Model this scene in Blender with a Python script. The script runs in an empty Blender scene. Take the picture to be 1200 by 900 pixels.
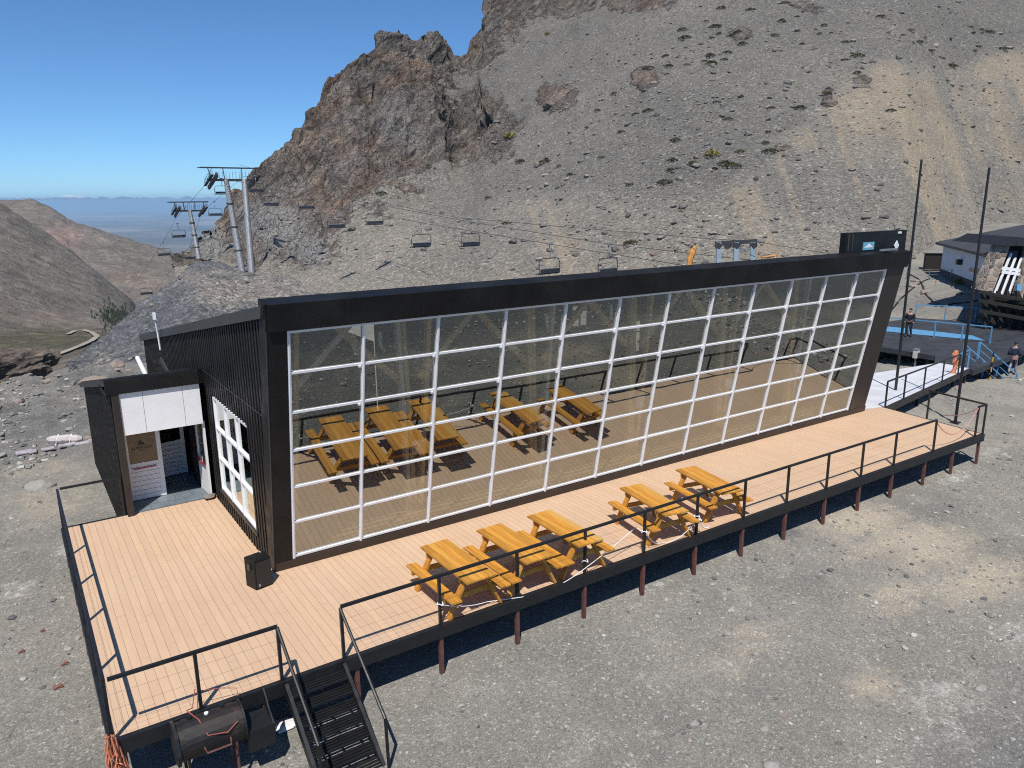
import bpy, math, random
import numpy as np
from mathutils import Vector, Matrix, Euler
from mathutils.bvhtree import BVHTree
random.seed(7); rng = np.random.default_rng(11)
sc = bpy.context.scene
col = sc.collection
R = math.radians

# ------------------------------------------------------------------ camera
YAW, PITCH, ROLL, FPX = 0.5881, 0.2395, -0.0101, 890.37
CAM = np.array([-4.049, -14.232, 7.2265])
FW = np.array([math.sin(YAW)*math.cos(PITCH), math.cos(YAW)*math.cos(PITCH), -math.sin(PITCH)])
RT0 = np.array([math.cos(YAW), -math.sin(YAW), 0.0]); UP0 = np.cross(RT0, FW)
RT = RT0*math.cos(ROLL)+UP0*math.sin(ROLL); UP = -RT0*math.sin(ROLL)+UP0*math.cos(ROLL)
cd = bpy.data.cameras.new('camera'); cam = bpy.data.objects.new('camera', cd); col.objects.link(cam)
M = Matrix.Identity(4)
for i in range(3):
    M[i][0] = RT[i]; M[i][1] = UP[i]; M[i][2] = -FW[i]; M[i][3] = CAM[i]
cam.matrix_world = M
cd.sensor_width = 36; cd.lens = FPX/1200*36; cd.clip_start = 0.1; cd.clip_end = 300000
sc.camera = cam

def ray(u, v):
    return FW+RT*((u-600)/FPX)-UP*((v-450)/FPX)
def at(u, v, d):
    return CAM+ray(u, v)*d
def at_np(u, v, d):
    u = np.asarray(u, float); v = np.asarray(v, float); d = np.asarray(d, float)
    r = FW[None]+RT[None]*((u-600)/FPX)[:, None]-UP[None]*((v-450)/FPX)[:, None]
    return CAM[None]+r*d[:, None]
def onz(u, v, z):
    r = ray(u, v); return CAM+r*((z-CAM[2])/r[2])
def ony(u, v, y):
    r = ray(u, v); return CAM+r*((y-CAM[1])/r[1])

# ------------------------------------------------------------------ noise
def _h(ix, iy, iz, s):
    h = (ix.astype(np.int64)*374761393+iy.astype(np.int64)*668265263+iz.astype(np.int64)*1274126177+s*974711) & 0xffffffff
    h = ((h ^ (h >> 13))*1274126177) & 0xffffffff
    h = ((h ^ (h >> 16))*2246822519) & 0xffffffff
    return (h ^ (h >> 15)).astype(np.float64)/4294967295.0*2-1
def vnoise(P, s=0):
    i = np.floor(P); f = P-i; u = f*f*f*(f*(f*6-15)+10); i = i.astype(np.int64)
    r = 0
    for dx in (0, 1):
        wx = u[:, 0] if dx else 1-u[:, 0]
        for dy in (0, 1):
            wy = u[:, 1] if dy else 1-u[:, 1]
            for dz in (0, 1):
                wz = u[:, 2] if dz else 1-u[:, 2]
                r = r+wx*wy*wz*_h(i[:, 0]+dx, i[:, 1]+dy, i[:, 2]+dz, s)
    return r
def fbm(P, octv=4, s=0, gain=.5):
    a = 1; t = 0; n = 0
    for k in range(octv):
        t = t+a*vnoise(P*(2.03**k)+k*7.3, s+k); n += a; a *= gain
    return t/n
def ridged(P, octv=4, s=0, gain=.55):
    a = 1; t = 0; n = 0
    for k in range(octv):
        t = t+a*(1-2*np.abs(vnoise(P*(2.07**k)+k*5.1, s+k))); n += a; a *= gain
    return t/n

# ------------------------------------------------------------------ objects
def tag(o, label=None, cat=None, group=None, kind=None):
    if label: o['label'] = label
    if cat: o['category'] = cat
    if group: o['group'] = group
    if kind: o['kind'] = kind
    return o
def empty(name, loc=(0, 0, 0), rz=0, label=None, cat=None, group=None):
    o = bpy.data.objects.new(name, None); col.objects.link(o)
    o.location = loc; o.rotation_euler = (0, 0, rz); o.empty_display_size = .2
    return tag(o, label, cat, group)
def kids(o):
    return [c for c in bpy.data.objects if c.parent == o]
def copy_tree(o, parent=None):
    ch = KID.get(o.name_full) or kids(o)
    c = o.copy(); col.objects.link(c)
    if parent is not None: c.parent = parent
    for k in ch: copy_tree(k, c)
    return c
KID = {}

class MB:
    def __init__(s): s.v = []; s.f = []; s.m = []; s.mi = 0
    def add(s, vs, fs):
        b = len(s.v); s.v += [tuple(map(float, v)) for v in vs]
        s.f += [tuple(b+i for i in f) for f in fs]; s.m += [s.mi]*len(fs); return s
    def obox(s, c, X, Y, Z):
        c, X, Y, Z = (np.asarray(a, float) for a in (c, X, Y, Z))
        vs = [c+sx*X+sy*Y+sz*Z for sx in (-1, 1) for sy in (-1, 1) for sz in (-1, 1)]
        fs = [(0, 1, 3, 2), (4, 6, 7, 5), (0, 4, 5, 1), (2, 3, 7, 6), (0, 2, 6, 4), (1, 5, 7, 3)]
        if np.dot(np.cross(X, Y), Z) < 0: fs = [f[::-1] for f in fs]
        return s.add(vs, fs)
    def box(s, x0, x1, y0, y1, z0, z1):
        return s.obox(((x0+x1)/2, (y0+y1)/2, (z0+z1)/2), ((x1-x0)/2, 0, 0), (0, (y1-y0)/2, 0), (0, 0, (z1-z0)/2))
    def bar(s, p, q, w, h, up=(0, 0, 1)):
        p = np.asarray(p, float); q = np.asarray(q, float); d = q-p; L = np.linalg.norm(d); d /= L
        up = np.asarray(up, float)
        if abs(d@up) > .98: up = np.array([0., 1, 0]) if abs(d[1]) < .9 else np.array([1., 0, 0])
        x = np.cross(d, up); x /= np.linalg.norm(x); u = np.cross(x, d)
        return s.obox((p+q)/2, d*L/2, x*w/2, u*h/2)
    def tube(s, pts, r, n=6, cap=True):
        pts = [np.asarray(p, float) for p in pts]; rs = r if hasattr(r, '__len__') else [r]*len(pts)
        rings = []
        for i, p in enumerate(pts):
            d = pts[min(i+1, len(pts)-1)]-pts[max(i-1, 0)]; d = d/(np.linalg.norm(d)+1e-12)
            a = np.array([0, 0, 1.]) if abs(d[2]) < .9 else np.array([1., 0, 0])
            x = np.cross(d, a); x /= np.linalg.norm(x); y = np.cross(d, x)
            rings.append([p+rs[i]*(math.cos(t)*x+math.sin(t)*y) for t in [2*math.pi*k/n for k in range(n)]])
        vs = [v for rg in rings for v in rg]; fs = []
        for i in range(len(pts)-1):
            for k in range(n):
                fs.append((i*n+k, i*n+(k+1) % n, (i+1)*n+(k+1) % n, (i+1)*n+k))
        if cap: fs += [tuple(range(n))[::-1], tuple((len(pts)-1)*n+k for k in range(n))]
        return s.add(vs, fs)
    def prism(s, poly, vec):
        n = len(poly); vec = np.asarray(vec, float); poly = [np.asarray(p, float) for p in poly]
        nrm = np.zeros(3)
        for i in range(n): nrm += np.cross(poly[i], poly[(i+1) % n])
        if nrm@vec < 0: poly = poly[::-1]
        vs = poly+[p+vec for p in poly]
        fs = [tuple(range(n))[::-1], tuple(range(n, 2*n))]+[(i, (i+1) % n, n+(i+1) % n, n+i) for i in range(n)]
        return s.add(vs, fs)
    def quad(s, *p): return s.add(p, [tuple(range(len(p)))])
    def ico(s, c, rad, jit=.25, flat=1.0, seed=0, rot=0):
        r = random.Random(seed); t = (1+5**.5)/2
        V = [(-1, t, 0), (1, t, 0), (-1, -t, 0), (1, -t, 0), (0, -1, t), (0, 1, t), (0, -1, -t), (0, 1, -t), (t, 0, -1), (t, 0, 1), (-t, 0, -1), (-t, 0, 1)]
        F = [(0, 11, 5), (0, 5, 1), (0, 1, 7), (0, 7, 10), (0, 10, 11), (1, 5, 9), (5, 11, 4), (11, 10, 2), (10, 7, 6), (7, 1, 8), (3, 9, 4), (3, 4, 2), (3, 2, 6), (3, 6, 8), (3, 8, 9), (4, 9, 5), (2, 4, 11), (6, 2, 10), (8, 6, 7), (9, 8, 1)]
        ca, sa = math.cos(rot), math.sin(rot); sx = 1+r.uniform(-.3, .45); vs = []
        for v in V:
            k = rad*(1+r.uniform(-jit, jit))/1.9
            x, y, z = v[0]*k*sx, v[1]*k, v[2]*k*flat
            vs.append((c[0]+x*ca-y*sa, c[1]+x*sa+y*ca, c[2]+z))
        return s.add(vs, F)
    def build(s, name, mat, parent=None, bevel=0, smooth=False):
        me = bpy.data.meshes.new(name); me.from_pydata(s.v, [], s.f); me.update()
        ms = mat if isinstance(mat, (list, tuple)) else [mat]
        for m in ms: me.materials.append(m)
        if len(ms) > 1: me.polygons.foreach_set('material_index', s.m)
        if smooth: me.polygons.foreach_set('use_smooth', [True]*len(me.polygons))
        o = bpy.data.objects.new(name, me); col.objects.link(o)
        if parent is not None:
            o.parent = parent; KID.setdefault(parent.name_full, []).append(o)
        if bevel:
            b = o.modifiers.new('bevel', 'BEVEL'); b.width = bevel; b.segments = 2; b.limit_method = 'ANGLE'
        return o

def grid_mesh(name, P, mat, attrs=None, smooth=True, flip=False):
    U, V = P.shape[:2]; me = bpy.data.meshes.new(name)
    idx = np.arange(U*V).reshape(U, V)
    q = np.stack([idx[:-1, :-1], idx[1:, :-1], idx[1:, 1:], idx[:-1, 1:]], -1).reshape(-1, 4)
    if flip: q = q[:, ::-1]
    me.vertices.add(U*V); me.vertices.foreach_set('co', P.reshape(-1).astype(np.float32))
    n = len(q); me.loops.add(n*4); me.loops.foreach_set('vertex_index', q.reshape(-1).astype(np.int32))
    me.polygons.add(n); me.polygons.foreach_set('loop_start', np.arange(n, dtype=np.int32)*4)
    me.polygons.foreach_set('use_smooth', np.full(n, smooth))
    me.update(calc_edges=True); me.validate()
    me.materials.append(mat)
    for k, a in (attrs or {}).items():
        at_ = me.attributes.new(k, 'FLOAT', 'POINT'); at_.data.foreach_set('value', a.reshape(-1).astype(np.float32))
    o = bpy.data.objects.new(name, me); col.objects.link(o); return o

# ------------------------------------------------------------------ materials
class NT:
    def __init__(s, name):
        s.mat = bpy.data.materials.new(name); s.mat.use_nodes = True; s.t = s.mat.node_tree
        s.t.nodes.clear(); s.out = s.t.nodes.new('ShaderNodeOutputMaterial')
    def n(s, typ, ins=None, **pr):
        nd = s.t.nodes.new('ShaderNode'+typ)
        for k, v in pr.items(): setattr(nd, k, v)
        for k, v in (ins or {}).items():
            so = nd.inputs[k]
            if isinstance(v, bpy.types.NodeSocket): s.t.links.new(v, so)
            else:
                if so.type == 'RGBA' and len(v) == 3: v = (*v, 1)
                so.default_value = v
        return nd
    def pos(s): return s.n('NewGeometry').outputs['Position']
    def obj(s): return s.n('TexCoord').outputs['Object']
    def rnd(s): return s.n('NewGeometry').outputs['Random Per Island']
    def attr(s, k): return s.n('Attribute', attribute_name=k).outputs['Fac']
    def scalev(s, v, sc_): return s.n('Mapping', {'Vector': v, 'Scale': sc_}).outputs[0]
    def mapv(s, v, rot, sc_): return s.n('Mapping', {'Vector': v, 'Rotation': rot, 'Scale': sc_}).outputs[0]
    def noise(s, v, scale, detail=4, rough=.55, dist=0):
        return s.n('TexNoise', {'Vector': v, 'Scale': scale, 'Detail': detail, 'Roughness': rough, 'Distortion': dist}).outputs[0]
    def vor(s, v, scale, feature='F1', rand=1):
        return s.n('TexVoronoi', {'Vector': v, 'Scale': scale, 'Randomness': rand}, feature=feature)
    def ramp(s, f, stops, interp='LINEAR'):
        r = s.n('ValToRGB', {'Fac': f}); cr = r.color_ramp; cr.interpolation = interp
        while len(cr.elements) < len(stops): cr.elements.new(.5)
        for e, (p, c) in zip(cr.elements, stops):
            e.position = p; e.color = (*c, 1) if hasattr(c, '__len__') else (c, c, c, 1)
        return r.outputs[0]
    def mix(s, f, a, b, mode='MIX'):
        m = s.n('Mix', data_type='RGBA', blend_type=mode)
        for i, v in ((0, f), (6, a), (7, b)):
            so = m.inputs[i]
            if isinstance(v, bpy.types.NodeSocket): s.t.links.new(v, so)
            elif i == 0: so.default_value = v
            else: so.default_value = (*v, 1) if hasattr(v, '__len__') else (v, v, v, 1)
        return m.outputs[2]
    def math(s, op, a, b=0, clamp=False):
        m = s.n('Math', operation=op, use_clamp=clamp)
        for i, v in ((0, a), (1, b)):
            if isinstance(v, bpy.types.NodeSocket): s.t.links.new(v, m.inputs[i])
            else: m.inputs[i].default_value = v
        return m.outputs[0]
    def bed(s, p, n, a, b):
        d = s.n('VectorMath', {0: p, 1: n}, operation='DOT_PRODUCT').outputs['Value']
        q = s.n('VectorMath', {0: n, 3: s.math('MULTIPLY', d, b)}, operation='SCALE').outputs[0]
        return s.n('VectorMath', {0: q, 1: s.n('VectorMath', {0: p, 3: a}, operation='SCALE').outputs[0]}, operation='ADD').outputs[0]
    def bump(s, h, strength, dist, normal=None):
        d = {'Height': h, 'Strength': strength, 'Distance': dist}
        if normal is not None: d['Normal'] = normal
        return s.n('Bump', d).outputs[0]
    def pbr(s, color, rough=.6, metal=0, normal=None, spec=.5):
        d = {'Base Color': color, 'Roughness': rough, 'Metallic': metal, 'Specular IOR Level': spec}
        if normal is not None: d['Normal'] = normal
        b = s.n('BsdfPrincipled', d); b.inputs['Diffuse Roughness'].default_value = getattr(s, 'dr', 0.0); s.t.links.new(b.outputs[0], s.out.inputs[0]); return s.mat

def paint(name, c, rough=.5, metal=0, var=.12, vs=6, bump=.0, spec=.5):
    k = NT(name); p = k.obj()
    f = k.noise(p, vs, 5, .6)
    c = np.array(c); lo = tuple(c*(1-var)); hi = tuple(np.minimum(c*(1+var), 1))
    cc = k.ramp(f, [(.3, lo), (.7, hi)])
    rr = k.n('MapRange', {0: k.noise(p, vs*2.3, 3), 1: .3, 2: .7, 3: max(rough-.1, .02), 4: min(rough+.12, 1)}).outputs[0]
    nn = k.bump(k.noise(p, vs*8, 3), bump, .01) if bump else None
    return k.pbr(cc, rr, metal, nn, spec)

def wood(name, dark, light, scale=1, rough=.5, axis=1):
    k = NT(name); p = k.obj(); r = k.rnd()
    off = k.n('CombineXYZ', {0: k.math('MULTIPLY', r, 13.), 1: k.math('MULTIPLY', r, 37.), 2: k.math('MULTIPLY', r, 7.)}).outputs[0]
    v = k.n('VectorMath', {0: p, 1: off}, operation='ADD').outputs[0]
    sv = [22, 22, 22]; sv[axis] = 1.3
    v2 = k.scalev(v, tuple(a*scale for a in sv))
    g = k.noise(v2, 1, 6, .6, .6)
    kn = k.vor(k.scalev(v, tuple((5 if i != axis else 2.2)*scale for i in range(3))), 1).outputs['Distance']
    c = k.ramp(g, [(.3, dark), (.62, light)])
    c = k.mix(k.ramp(kn, [(.03, 1), (.1, 0)]), c, tuple(np.array(dark)*.4))
    hv = k.n('MapRange', {0: r, 3: .72, 4: 1.2}).outputs[0]
    c = k.mix(1, c, k.n('CombineColor', {0: hv, 1: hv, 2: hv}).outputs[0], 'MULTIPLY')
    orr = k.n('ObjectInfo').outputs['Random']; r2 = k.math('FRACT', k.math('ADD', k.math('MULTIPLY', r, 7.31), k.math('MULTIPLY', orr, 5.7)))
    c = k.mix(k.ramp(r2, [(.80, 0), (.86, .55), (1, .75)]), c, tuple(np.array(light)*[1.05, 1.35, 2.6]))
    wr = k.noise(p, 2.6, 6, .7); c = k.mix(k.ramp(wr, [(.55, 0), (.75, .45)]), c, tuple(np.array(dark)*[.55, .6, .9]))
    return k.pbr(c, k.n('MapRange', {0: wr, 1: .3, 2: .7, 3: rough-.08, 4: rough+.2}).outputs[0], 0, k.bump(g, .25, .004))

black_metal = paint('black_metal', (.013, .0135, .015), .45, .0, .25, 3)
black_clad = paint('black_cladding', (.009, .009, .009), .5, .0, .55, 1.3, spec=.28)
brown_clad = paint('dark_brown_trim', (.030, .022, .018), .45, .0, .2, 2)
grey_trim = paint('grey_trim', (.05, .05, .048), .5, 0, .2, 3)
white_paint = paint('white_paint', (.80, .80, .82), .4, 0, .04, 3)
alu_white = paint('white_aluminium', (.78, .78, .80), .35, 0, .05, 4)
steel = paint('galvanised_steel', (.235, .245, .26), .5, .3, .2, 3)
rust_post = paint('red_primer_steel', (.135, .055, .045), .6, 0, .3, 9)
blue_paint = paint('blue_paint', (.10, .29, .50), .5, 0, .15, 4)
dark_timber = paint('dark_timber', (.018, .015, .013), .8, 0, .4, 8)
rubber = paint('black_rubber', (.036, .040, .048), .6, 0, .4, 1.2)
pine = wood('varnished_pine', (.42, .165, .018), (.62, .30, .045), 1, .42, 1)
pine_leg = wood('varnished_pine_leg', (.38, .15, .018), (.58, .27, .04), 1, .45, 2)
glulam = wood('glulam_timber', (.62, .38, .16), (.78, .54, .27), .8, .55, 2)
BEDN = (-.68, .455, .57)
# ---- deck composite boards along Y
def deck_mat():
    k = NT('composite_deck_boards'); p = k.pos()
    sx = k.n('SeparateXYZ', {0: p}).outputs
    bx = k.math('DIVIDE', sx[0], .145); fr = k.math('FRACT', bx); idx = k.math('FLOOR', bx)
    wn = k.n('TexWhiteNoise', {'W': idx}, noise_dimensions='1D').outputs[0]
    # butt joints along each board
    yo = k.math('FRACT', k.math('ADD', k.math('DIVIDE', sx[1], 3.0), k.math('MULTIPLY', wn, 1.0)))
    gap = k.math('MAXIMUM', k.math('LESS_THAN', fr, .05), k.math('LESS_THAN', yo, .002))
    v = k.scalev(p, (9, .8, 1)); g = k.noise(v, 1.5, 5, .6)
    big = k.noise(p, .55, 4, .6)
    c = k.ramp(g, [(.3, (.56, .385, .252)), (.7, (.625, .435, .288))])
    c = k.mix(k.n('MapRange', {0: wn, 3: 0, 4: .6}).outputs[0], c, (.52, .36, .25))
    c = k.mix(k.ramp(big, [(.45, 0), (.75, .28)]), c, (.66, .50, .37))
    st = k.noise(p, 3.1, 6, .7)
    c = k.mix(k.ramp(st, [(.58, 0), (.78, .32)]), c, (.34, .26, .19))
    c = k.mix(k.math('MULTIPLY', gap, .62), c, (.16, .10, .07))
    h = k.math('SUBTRACT', k.math('MULTIPLY', g, .2), gap)
    return k.pbr(c, .55, 0, k.bump(h, .5, .004), .3)
deck_m = deck_mat()

def stone_tint(name, stops, rough=.85):
    k = NT(name); r = k.rnd(); p = k.pos()
    c = k.ramp(r, stops)
    c = k.mix(.45, c, k.ramp(k.noise(p, 14, 5, .65), [(.3, .08), (.7, .36)]), 'OVERLAY')
    return k.pbr(c, rough, 0, k.bump(k.noise(p, 22, 4), .5, .02))
pebble_m = stone_tint('loose_stone', [(0, (.13, .13, .13)), (.12, (.22, .215, .205)), (.45, (.31, .30, .28)), (.7, (.40, .385, .35)), (.9, (.56, .55, .52)), (1, (.34, .22, .16))])
scree_m = stone_tint('scree_stone', [(0, (.11, .105, .10)), (.25, (.20, .19, .175)), (.65, (.28, .265, .24)), (.88, (.35, .32, .28)), (1, (.30, .21, .16))])
boulder_m = stone_tint('boulder_rock', [(0, (.17, .155, .14)), (.5, (.25, .225, .20)), (1, (.34, .28, .235))])

def gravel_mat():
    k = NT('gravel_ground'); p = k.pos(); k.dr = 1.0
    wp = k.n('VectorMath', {0: p, 1: k.n('VectorMath', {0: k.n('TexNoise', {'Vector': p, 'Scale': 3.0, 'Detail': 3}).outputs[1], 1: (.25, .25, .25)}, operation='MULTIPLY').outputs[0]}, operation='ADD').outputs[0]
    big = k.noise(p, .22, 5, .6); mid = k.noise(p, 1.3, 6, .65)
    c = k.ramp(big, [(.28, (.152, .149, .138)), (.48, (.200, .193, .174)), (.72, (.262, .245, .212))])
    c = k.mix(k.ramp(mid, [(.5, 0), (.78, .5)]), c, (.305, .292, .262))
    sand = k.attr('sand'); white = k.attr('pale'); dk = k.attr('slate')
    nz = k.noise(p, 2.2, 6, .7)
    sf = k.math('ADD', sand, k.math('MULTIPLY', k.math('SUBTRACT', nz, .5), 1.1))
    c = k.mix(k.ramp(sf, [(.30, 0), (.85, .85)]), c, (.355, .31, .245))
    wf = k.math('ADD', white, k.math('MULTIPLY', k.math('SUBTRACT', k.noise(p, 3.1, 7, .75), .5), 1.5))
    c = k.mix(k.ramp(wf, [(.42, 0), (.8, .8)]), c, (.43, .415, .39))
    c = k.mix(k.ramp(dk, [(.2, 0), (.9, .8)]), c, (.115, .12, .125))
    v1 = k.vor(wp, 13); v2 = k.vor(wp, 34); v3 = k.vor(wp, 70)
    s1 = k.n('SeparateColor', {0: v1.outputs['Color']}).outputs[0]; s2 = k.n('SeparateColor', {0: v2.outputs['Color']}).outputs[0]
    s3 = k.n('SeparateColor', {0: v3.outputs['Color']}).outputs[1]
    fine = k.math('SUBTRACT', 1.0, k.math('MULTIPLY', sand, .55))
    m1 = k.ramp(s1, [(0, .86), (.6, 1.0), (.95, 1.06), (.985, 1.6)])
    m2 = k.ramp(s2, [(0, .70), (.5, .97), (.93, 1.1), (.975, 1.7), (1, 1.9)])
    m3 = k.ramp(s3, [(0, .7), (.6, 1.0), (1, 1.35)])
    c = k.mix(k.math('MULTIPLY', fine, .45), c, m1, 'MULTIPLY'); c = k.mix(k.math('MULTIPLY', fine, .8), c, m2, 'MULTIPLY'); c = k.mix(.9, c, m3, 'MULTIPLY')
    h = k.math('ADD', k.math('MULTIPLY', k.math('SUBTRACT', .6, v1.outputs['Distance']), .4), k.math('ADD', k.math('MULTIPLY', k.math('SUBTRACT', .6, v2.outputs['Distance']), .35), k.math('MULTIPLY', mid, .5)))
    return k.pbr(c, .95, 0, k.bump(h, .7, .035), .15)
gravel_m = gravel_mat()

def mountain_mat(name, slate=False):
    k = NT(name); p = k.pos(); k.dr = .9
    crag = k.attr('crag'); sand = k.attr('sand'); pale = k.attr('pale')
    big = k.noise(p, .035, 6, .6); mid = k.noise(p, .22, 7, .65)
    c = k.ramp(big, [(.3, (.166, .156, .140)), (.5, (.198, .185, .163)), (.7, (.235, .216, .184))])
    c = k.mix(k.ramp(mid, [(.45, 0), (.75, .55)]), c, (.228, .209, .178))
    sf = k.math('ADD', sand, k.math('MULTIPLY', k.math('SUBTRACT', k.noise(p, .16, 6, .7), .5), 1.0))
    c = k.mix(k.ramp(sf, [(.3, 0), (.8, .85)]), c, (.292, .243, .180))
    v1 = k.vor(p, 1.3); v2 = k.vor(p, 3.2); v3 = k.vor(p, 7.0)
    s1 = k.n('SeparateColor', {0: v1.outputs['Color']}).outputs[0]; s2 = k.n('SeparateColor', {0: v2.outputs['Color']}).outputs[0]; s3 = k.n('SeparateColor', {0: v3.outputs['Color']}).outputs[1]
    fine = k.math('SUBTRACT', 1.0, k.math('MULTIPLY', sand, .6))
    c = k.mix(k.math('MULTIPLY', fine, .35), c, k.ramp(s1, [(0, .8), (.6, 1.), (.94, 1.08), (.985, 1.6)]), 'MULTIPLY')
    c = k.mix(k.math('MULTIPLY', fine, .65), c, k.ramp(s2, [(0, .62), (.5, .97), (.90, 1.12), (.96, 1.85)]), 'MULTIPLY')
    c = k.mix(fine, c, k.ramp(s3, [(0, .62), (.6, 1.0), (1, 1.4)]), 'MULTIPLY')
    c = k.mix(k.math('MULTIPLY', k.attr('grey'), .85), c, k.mix(1, c, (.80, .81, .83), 'MULTIPLY'))
    # rock
    bed = k.bed(p, BEDN, .30, 1.0)
    bn = k.noise(bed, .55, 7, .68, .5)
    rk = k.ramp(bn, [(.30, (.045, .041, .038)), (.43, (.135, .120, .108)), (.56, (.205, .182, .162)), (.68, (.32, .29, .26))])
    tint = k.noise(p, .075, 5, .6)
    rk = k.mix(k.ramp(tint, [(.48, 0), (.66, .7)]), rk, k.mix(1, rk, (1.3, 1.0, .80), 'MULTIPLY'))
    rk = k.mix(k.ramp(tint, [(.30, .65), (.46, 0)]), rk, k.mix(1, rk, (1.0, 1.03, 1.02), 'MULTIPLY'))
    rk = k.mix(k.ramp(k.noise(k.scalev(p, (1, 1, .4)), .12, 7, .72, .8), [(.53, 0), (.64, .8)]), rk, k.mix(1, rk, (.34, .33, .32), 'MULTIPLY'))
    pl = k.math('ADD', pale, k.math('MULTIPLY', k.math('SUBTRACT', k.noise(bed, 1.2, 7, .7), .5), 1.4))
    rk = k.mix(k.ramp(pl, [(.4, 0), (.85, .8)]), rk, (.30, .30, .295))
    ck = k.vor(k.mapv(p, (R(30), R(20), 0), (1, 1, .5)), .45, 'DISTANCE_TO_EDGE').outputs['Distance']
    ck2 = k.vor(k.mapv(p, (R(10), R(50), R(30)), (1.6, 1, .6)), 1.1, 'DISTANCE_TO_EDGE').outputs['Distance']
    rk = k.mix(k.ramp(ck, [(0, .65), (.05, 0)]), rk, (.03, .028, .027))
    cf = k.math('ADD', crag, k.math('MULTIPLY', k.math('SUBTRACT', k.noise(p, .3, 6, .7), .5), 1.2))
    cm = k.ramp(cf, [(.45, 0), (.55, 1)])
    c = k.mix(cm, c, rk)
    hs = k.math('ADD', k.math('MULTIPLY', k.math('SUBTRACT', .6, v1.outputs['Distance']), .14), k.math('ADD', k.math('MULTIPLY', k.math('SUBTRACT', .6, v2.outputs['Distance']), .2), k.math('MULTIPLY', mid, .35)))
    hr = k.math('ADD', k.math('MULTIPLY', bn, 2.2), k.math('ADD', k.math('MINIMUM', ck, .12), k.math('MULTIPLY', k.math('MINIMUM', ck2, .12), 3.)))
    h = k.n('Mix', {0: cm, 2: hs, 3: hr}, data_type='FLOAT').outputs[0]
    return k.pbr(c, .95, 0, k.bump(h, .9, .8), .12)
mountain_m = mountain_mat('mountain_scree_rock')

def slate_mat():
    k = NT('dark_slate_scree'); p = k.pos()
    v1 = k.vor(k.mapv(p, (R(20), R(10), R(35)), (1, .5, 1)), 1.7); v2 = k.vor(k.mapv(p, (0, R(20), R(35)), (1, .45, 1)), 4.2)
    s1 = k.n('SeparateColor', {0: v1.outputs['Color']}).outputs[0]; s2 = k.n('SeparateColor', {0: v2.outputs['Color']}).outputs[0]
    brown = k.attr('brown'); nz = k.noise(p, .18, 6, .65)
    c = k.ramp(nz, [(.35, (.098, .104, .112)), (.65, (.150, .153, .159))])
    bf = k.math('ADD', brown, k.math('MULTIPLY', k.math('SUBTRACT', nz, .5), 1.3))
    c = k.mix(k.ramp(bf, [(.35, 0), (.75, .9)]), c, (.235, .215, .190))
    c = k.mix(.8, c, k.ramp(s1, [(0, .6), (.6, 1.), (.92, 1.15), (.97, 1.5)]), 'MULTIPLY')
    c = k.mix(.9, c, k.ramp(s2, [(0, .6), (.55, .97), (.9, 1.2), (1, 1.5)]), 'MULTIPLY')
    h = k.math('ADD', k.math('SUBTRACT', .7, v1.outputs['Distance']), k.math('MULTIPLY', k.math('SUBTRACT', .7, v2.outputs['Distance']), .5))
    return k.pbr(c, .9, 0, k.bump(h, .9, .35), .2)
slate_m = slate_mat()

def hill_mat():
    k = NT('brown_hill'); p = k.pos()
    green = k.attr('green'); pink = k.attr('pink')
    n1 = k.noise(p, .012, 7, .65); n2 = k.noise(k.scalev(p, (1, 1, .35)), .05, 7, .7)
    c = k.ramp(n1, [(.3, (.150, .131, .108)), (.55, (.198, .172, .143)), (.75, (.255, .224, .188))])
    c = k.mix(k.ramp(k.math('ADD', pink, k.math('SUBTRACT', n2, .5)), [(.3, 0), (.8, .9)]), c, (.32, .225, .185))
    c = k.mix(k.ramp(k.math('ADD', green, k.math('SUBTRACT', n2, .5)), [(.3, 0), (.8, .9)]), c, (.105, .098, .060))
    c = k.mix(k.ramp(n2, [(.58, 0), (.72, .6)]), c, (.07, .062, .05))
    sp = k.n('SeparateColor', {0: k.vor(p, .12).outputs['Color']}).outputs[0]
    c = k.mix(.6, c, k.ramp(sp, [(0, .7), (.7, 1.05), (1, 1.5)]), 'MULTIPLY')
    return k.pbr(c, .95, 0, k.bump(k.math('ADD', n2, n1), .8, 14), .1)
hill_m = hill_mat()
def plain_mat():
    k = NT('far_plain'); p = k.pos()
    n1 = k.noise(k.scalev(p, (1, .6, 1)), .00022, 8, .62); n2 = k.noise(p, .0011, 6, .6)
    c = k.ramp(n1, [(.36, (.055, .062, .06)), (.5, (.17, .142, .115)), (.62, (.33, .28, .23)), (.75, (.10, .10, .085))])
    c = k.mix(k.ramp(n2, [(.5, 0), (.7, .6)]), c, (.07, .075, .06))
    return k.pbr(c, 1, 0, None, 0)
plain_m = plain_mat()
def farmt_mat():
    k = NT('far_mountains'); p = k.pos(); z = k.n('SeparateXYZ', {0: p}).outputs[2]
    f = k.math('ADD', k.math('DIVIDE', z, 1000), k.math('MULTIPLY', k.math('SUBTRACT', k.noise(p, .0006, 6, .7), .5), .9))
    c = k.ramp(f, [(.42, (.10, .10, .10)), (.62, (.7, .72, .75))])
    return k.pbr(c, 1, 0, None, 0)
farmt_m = farmt_mat()

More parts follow.
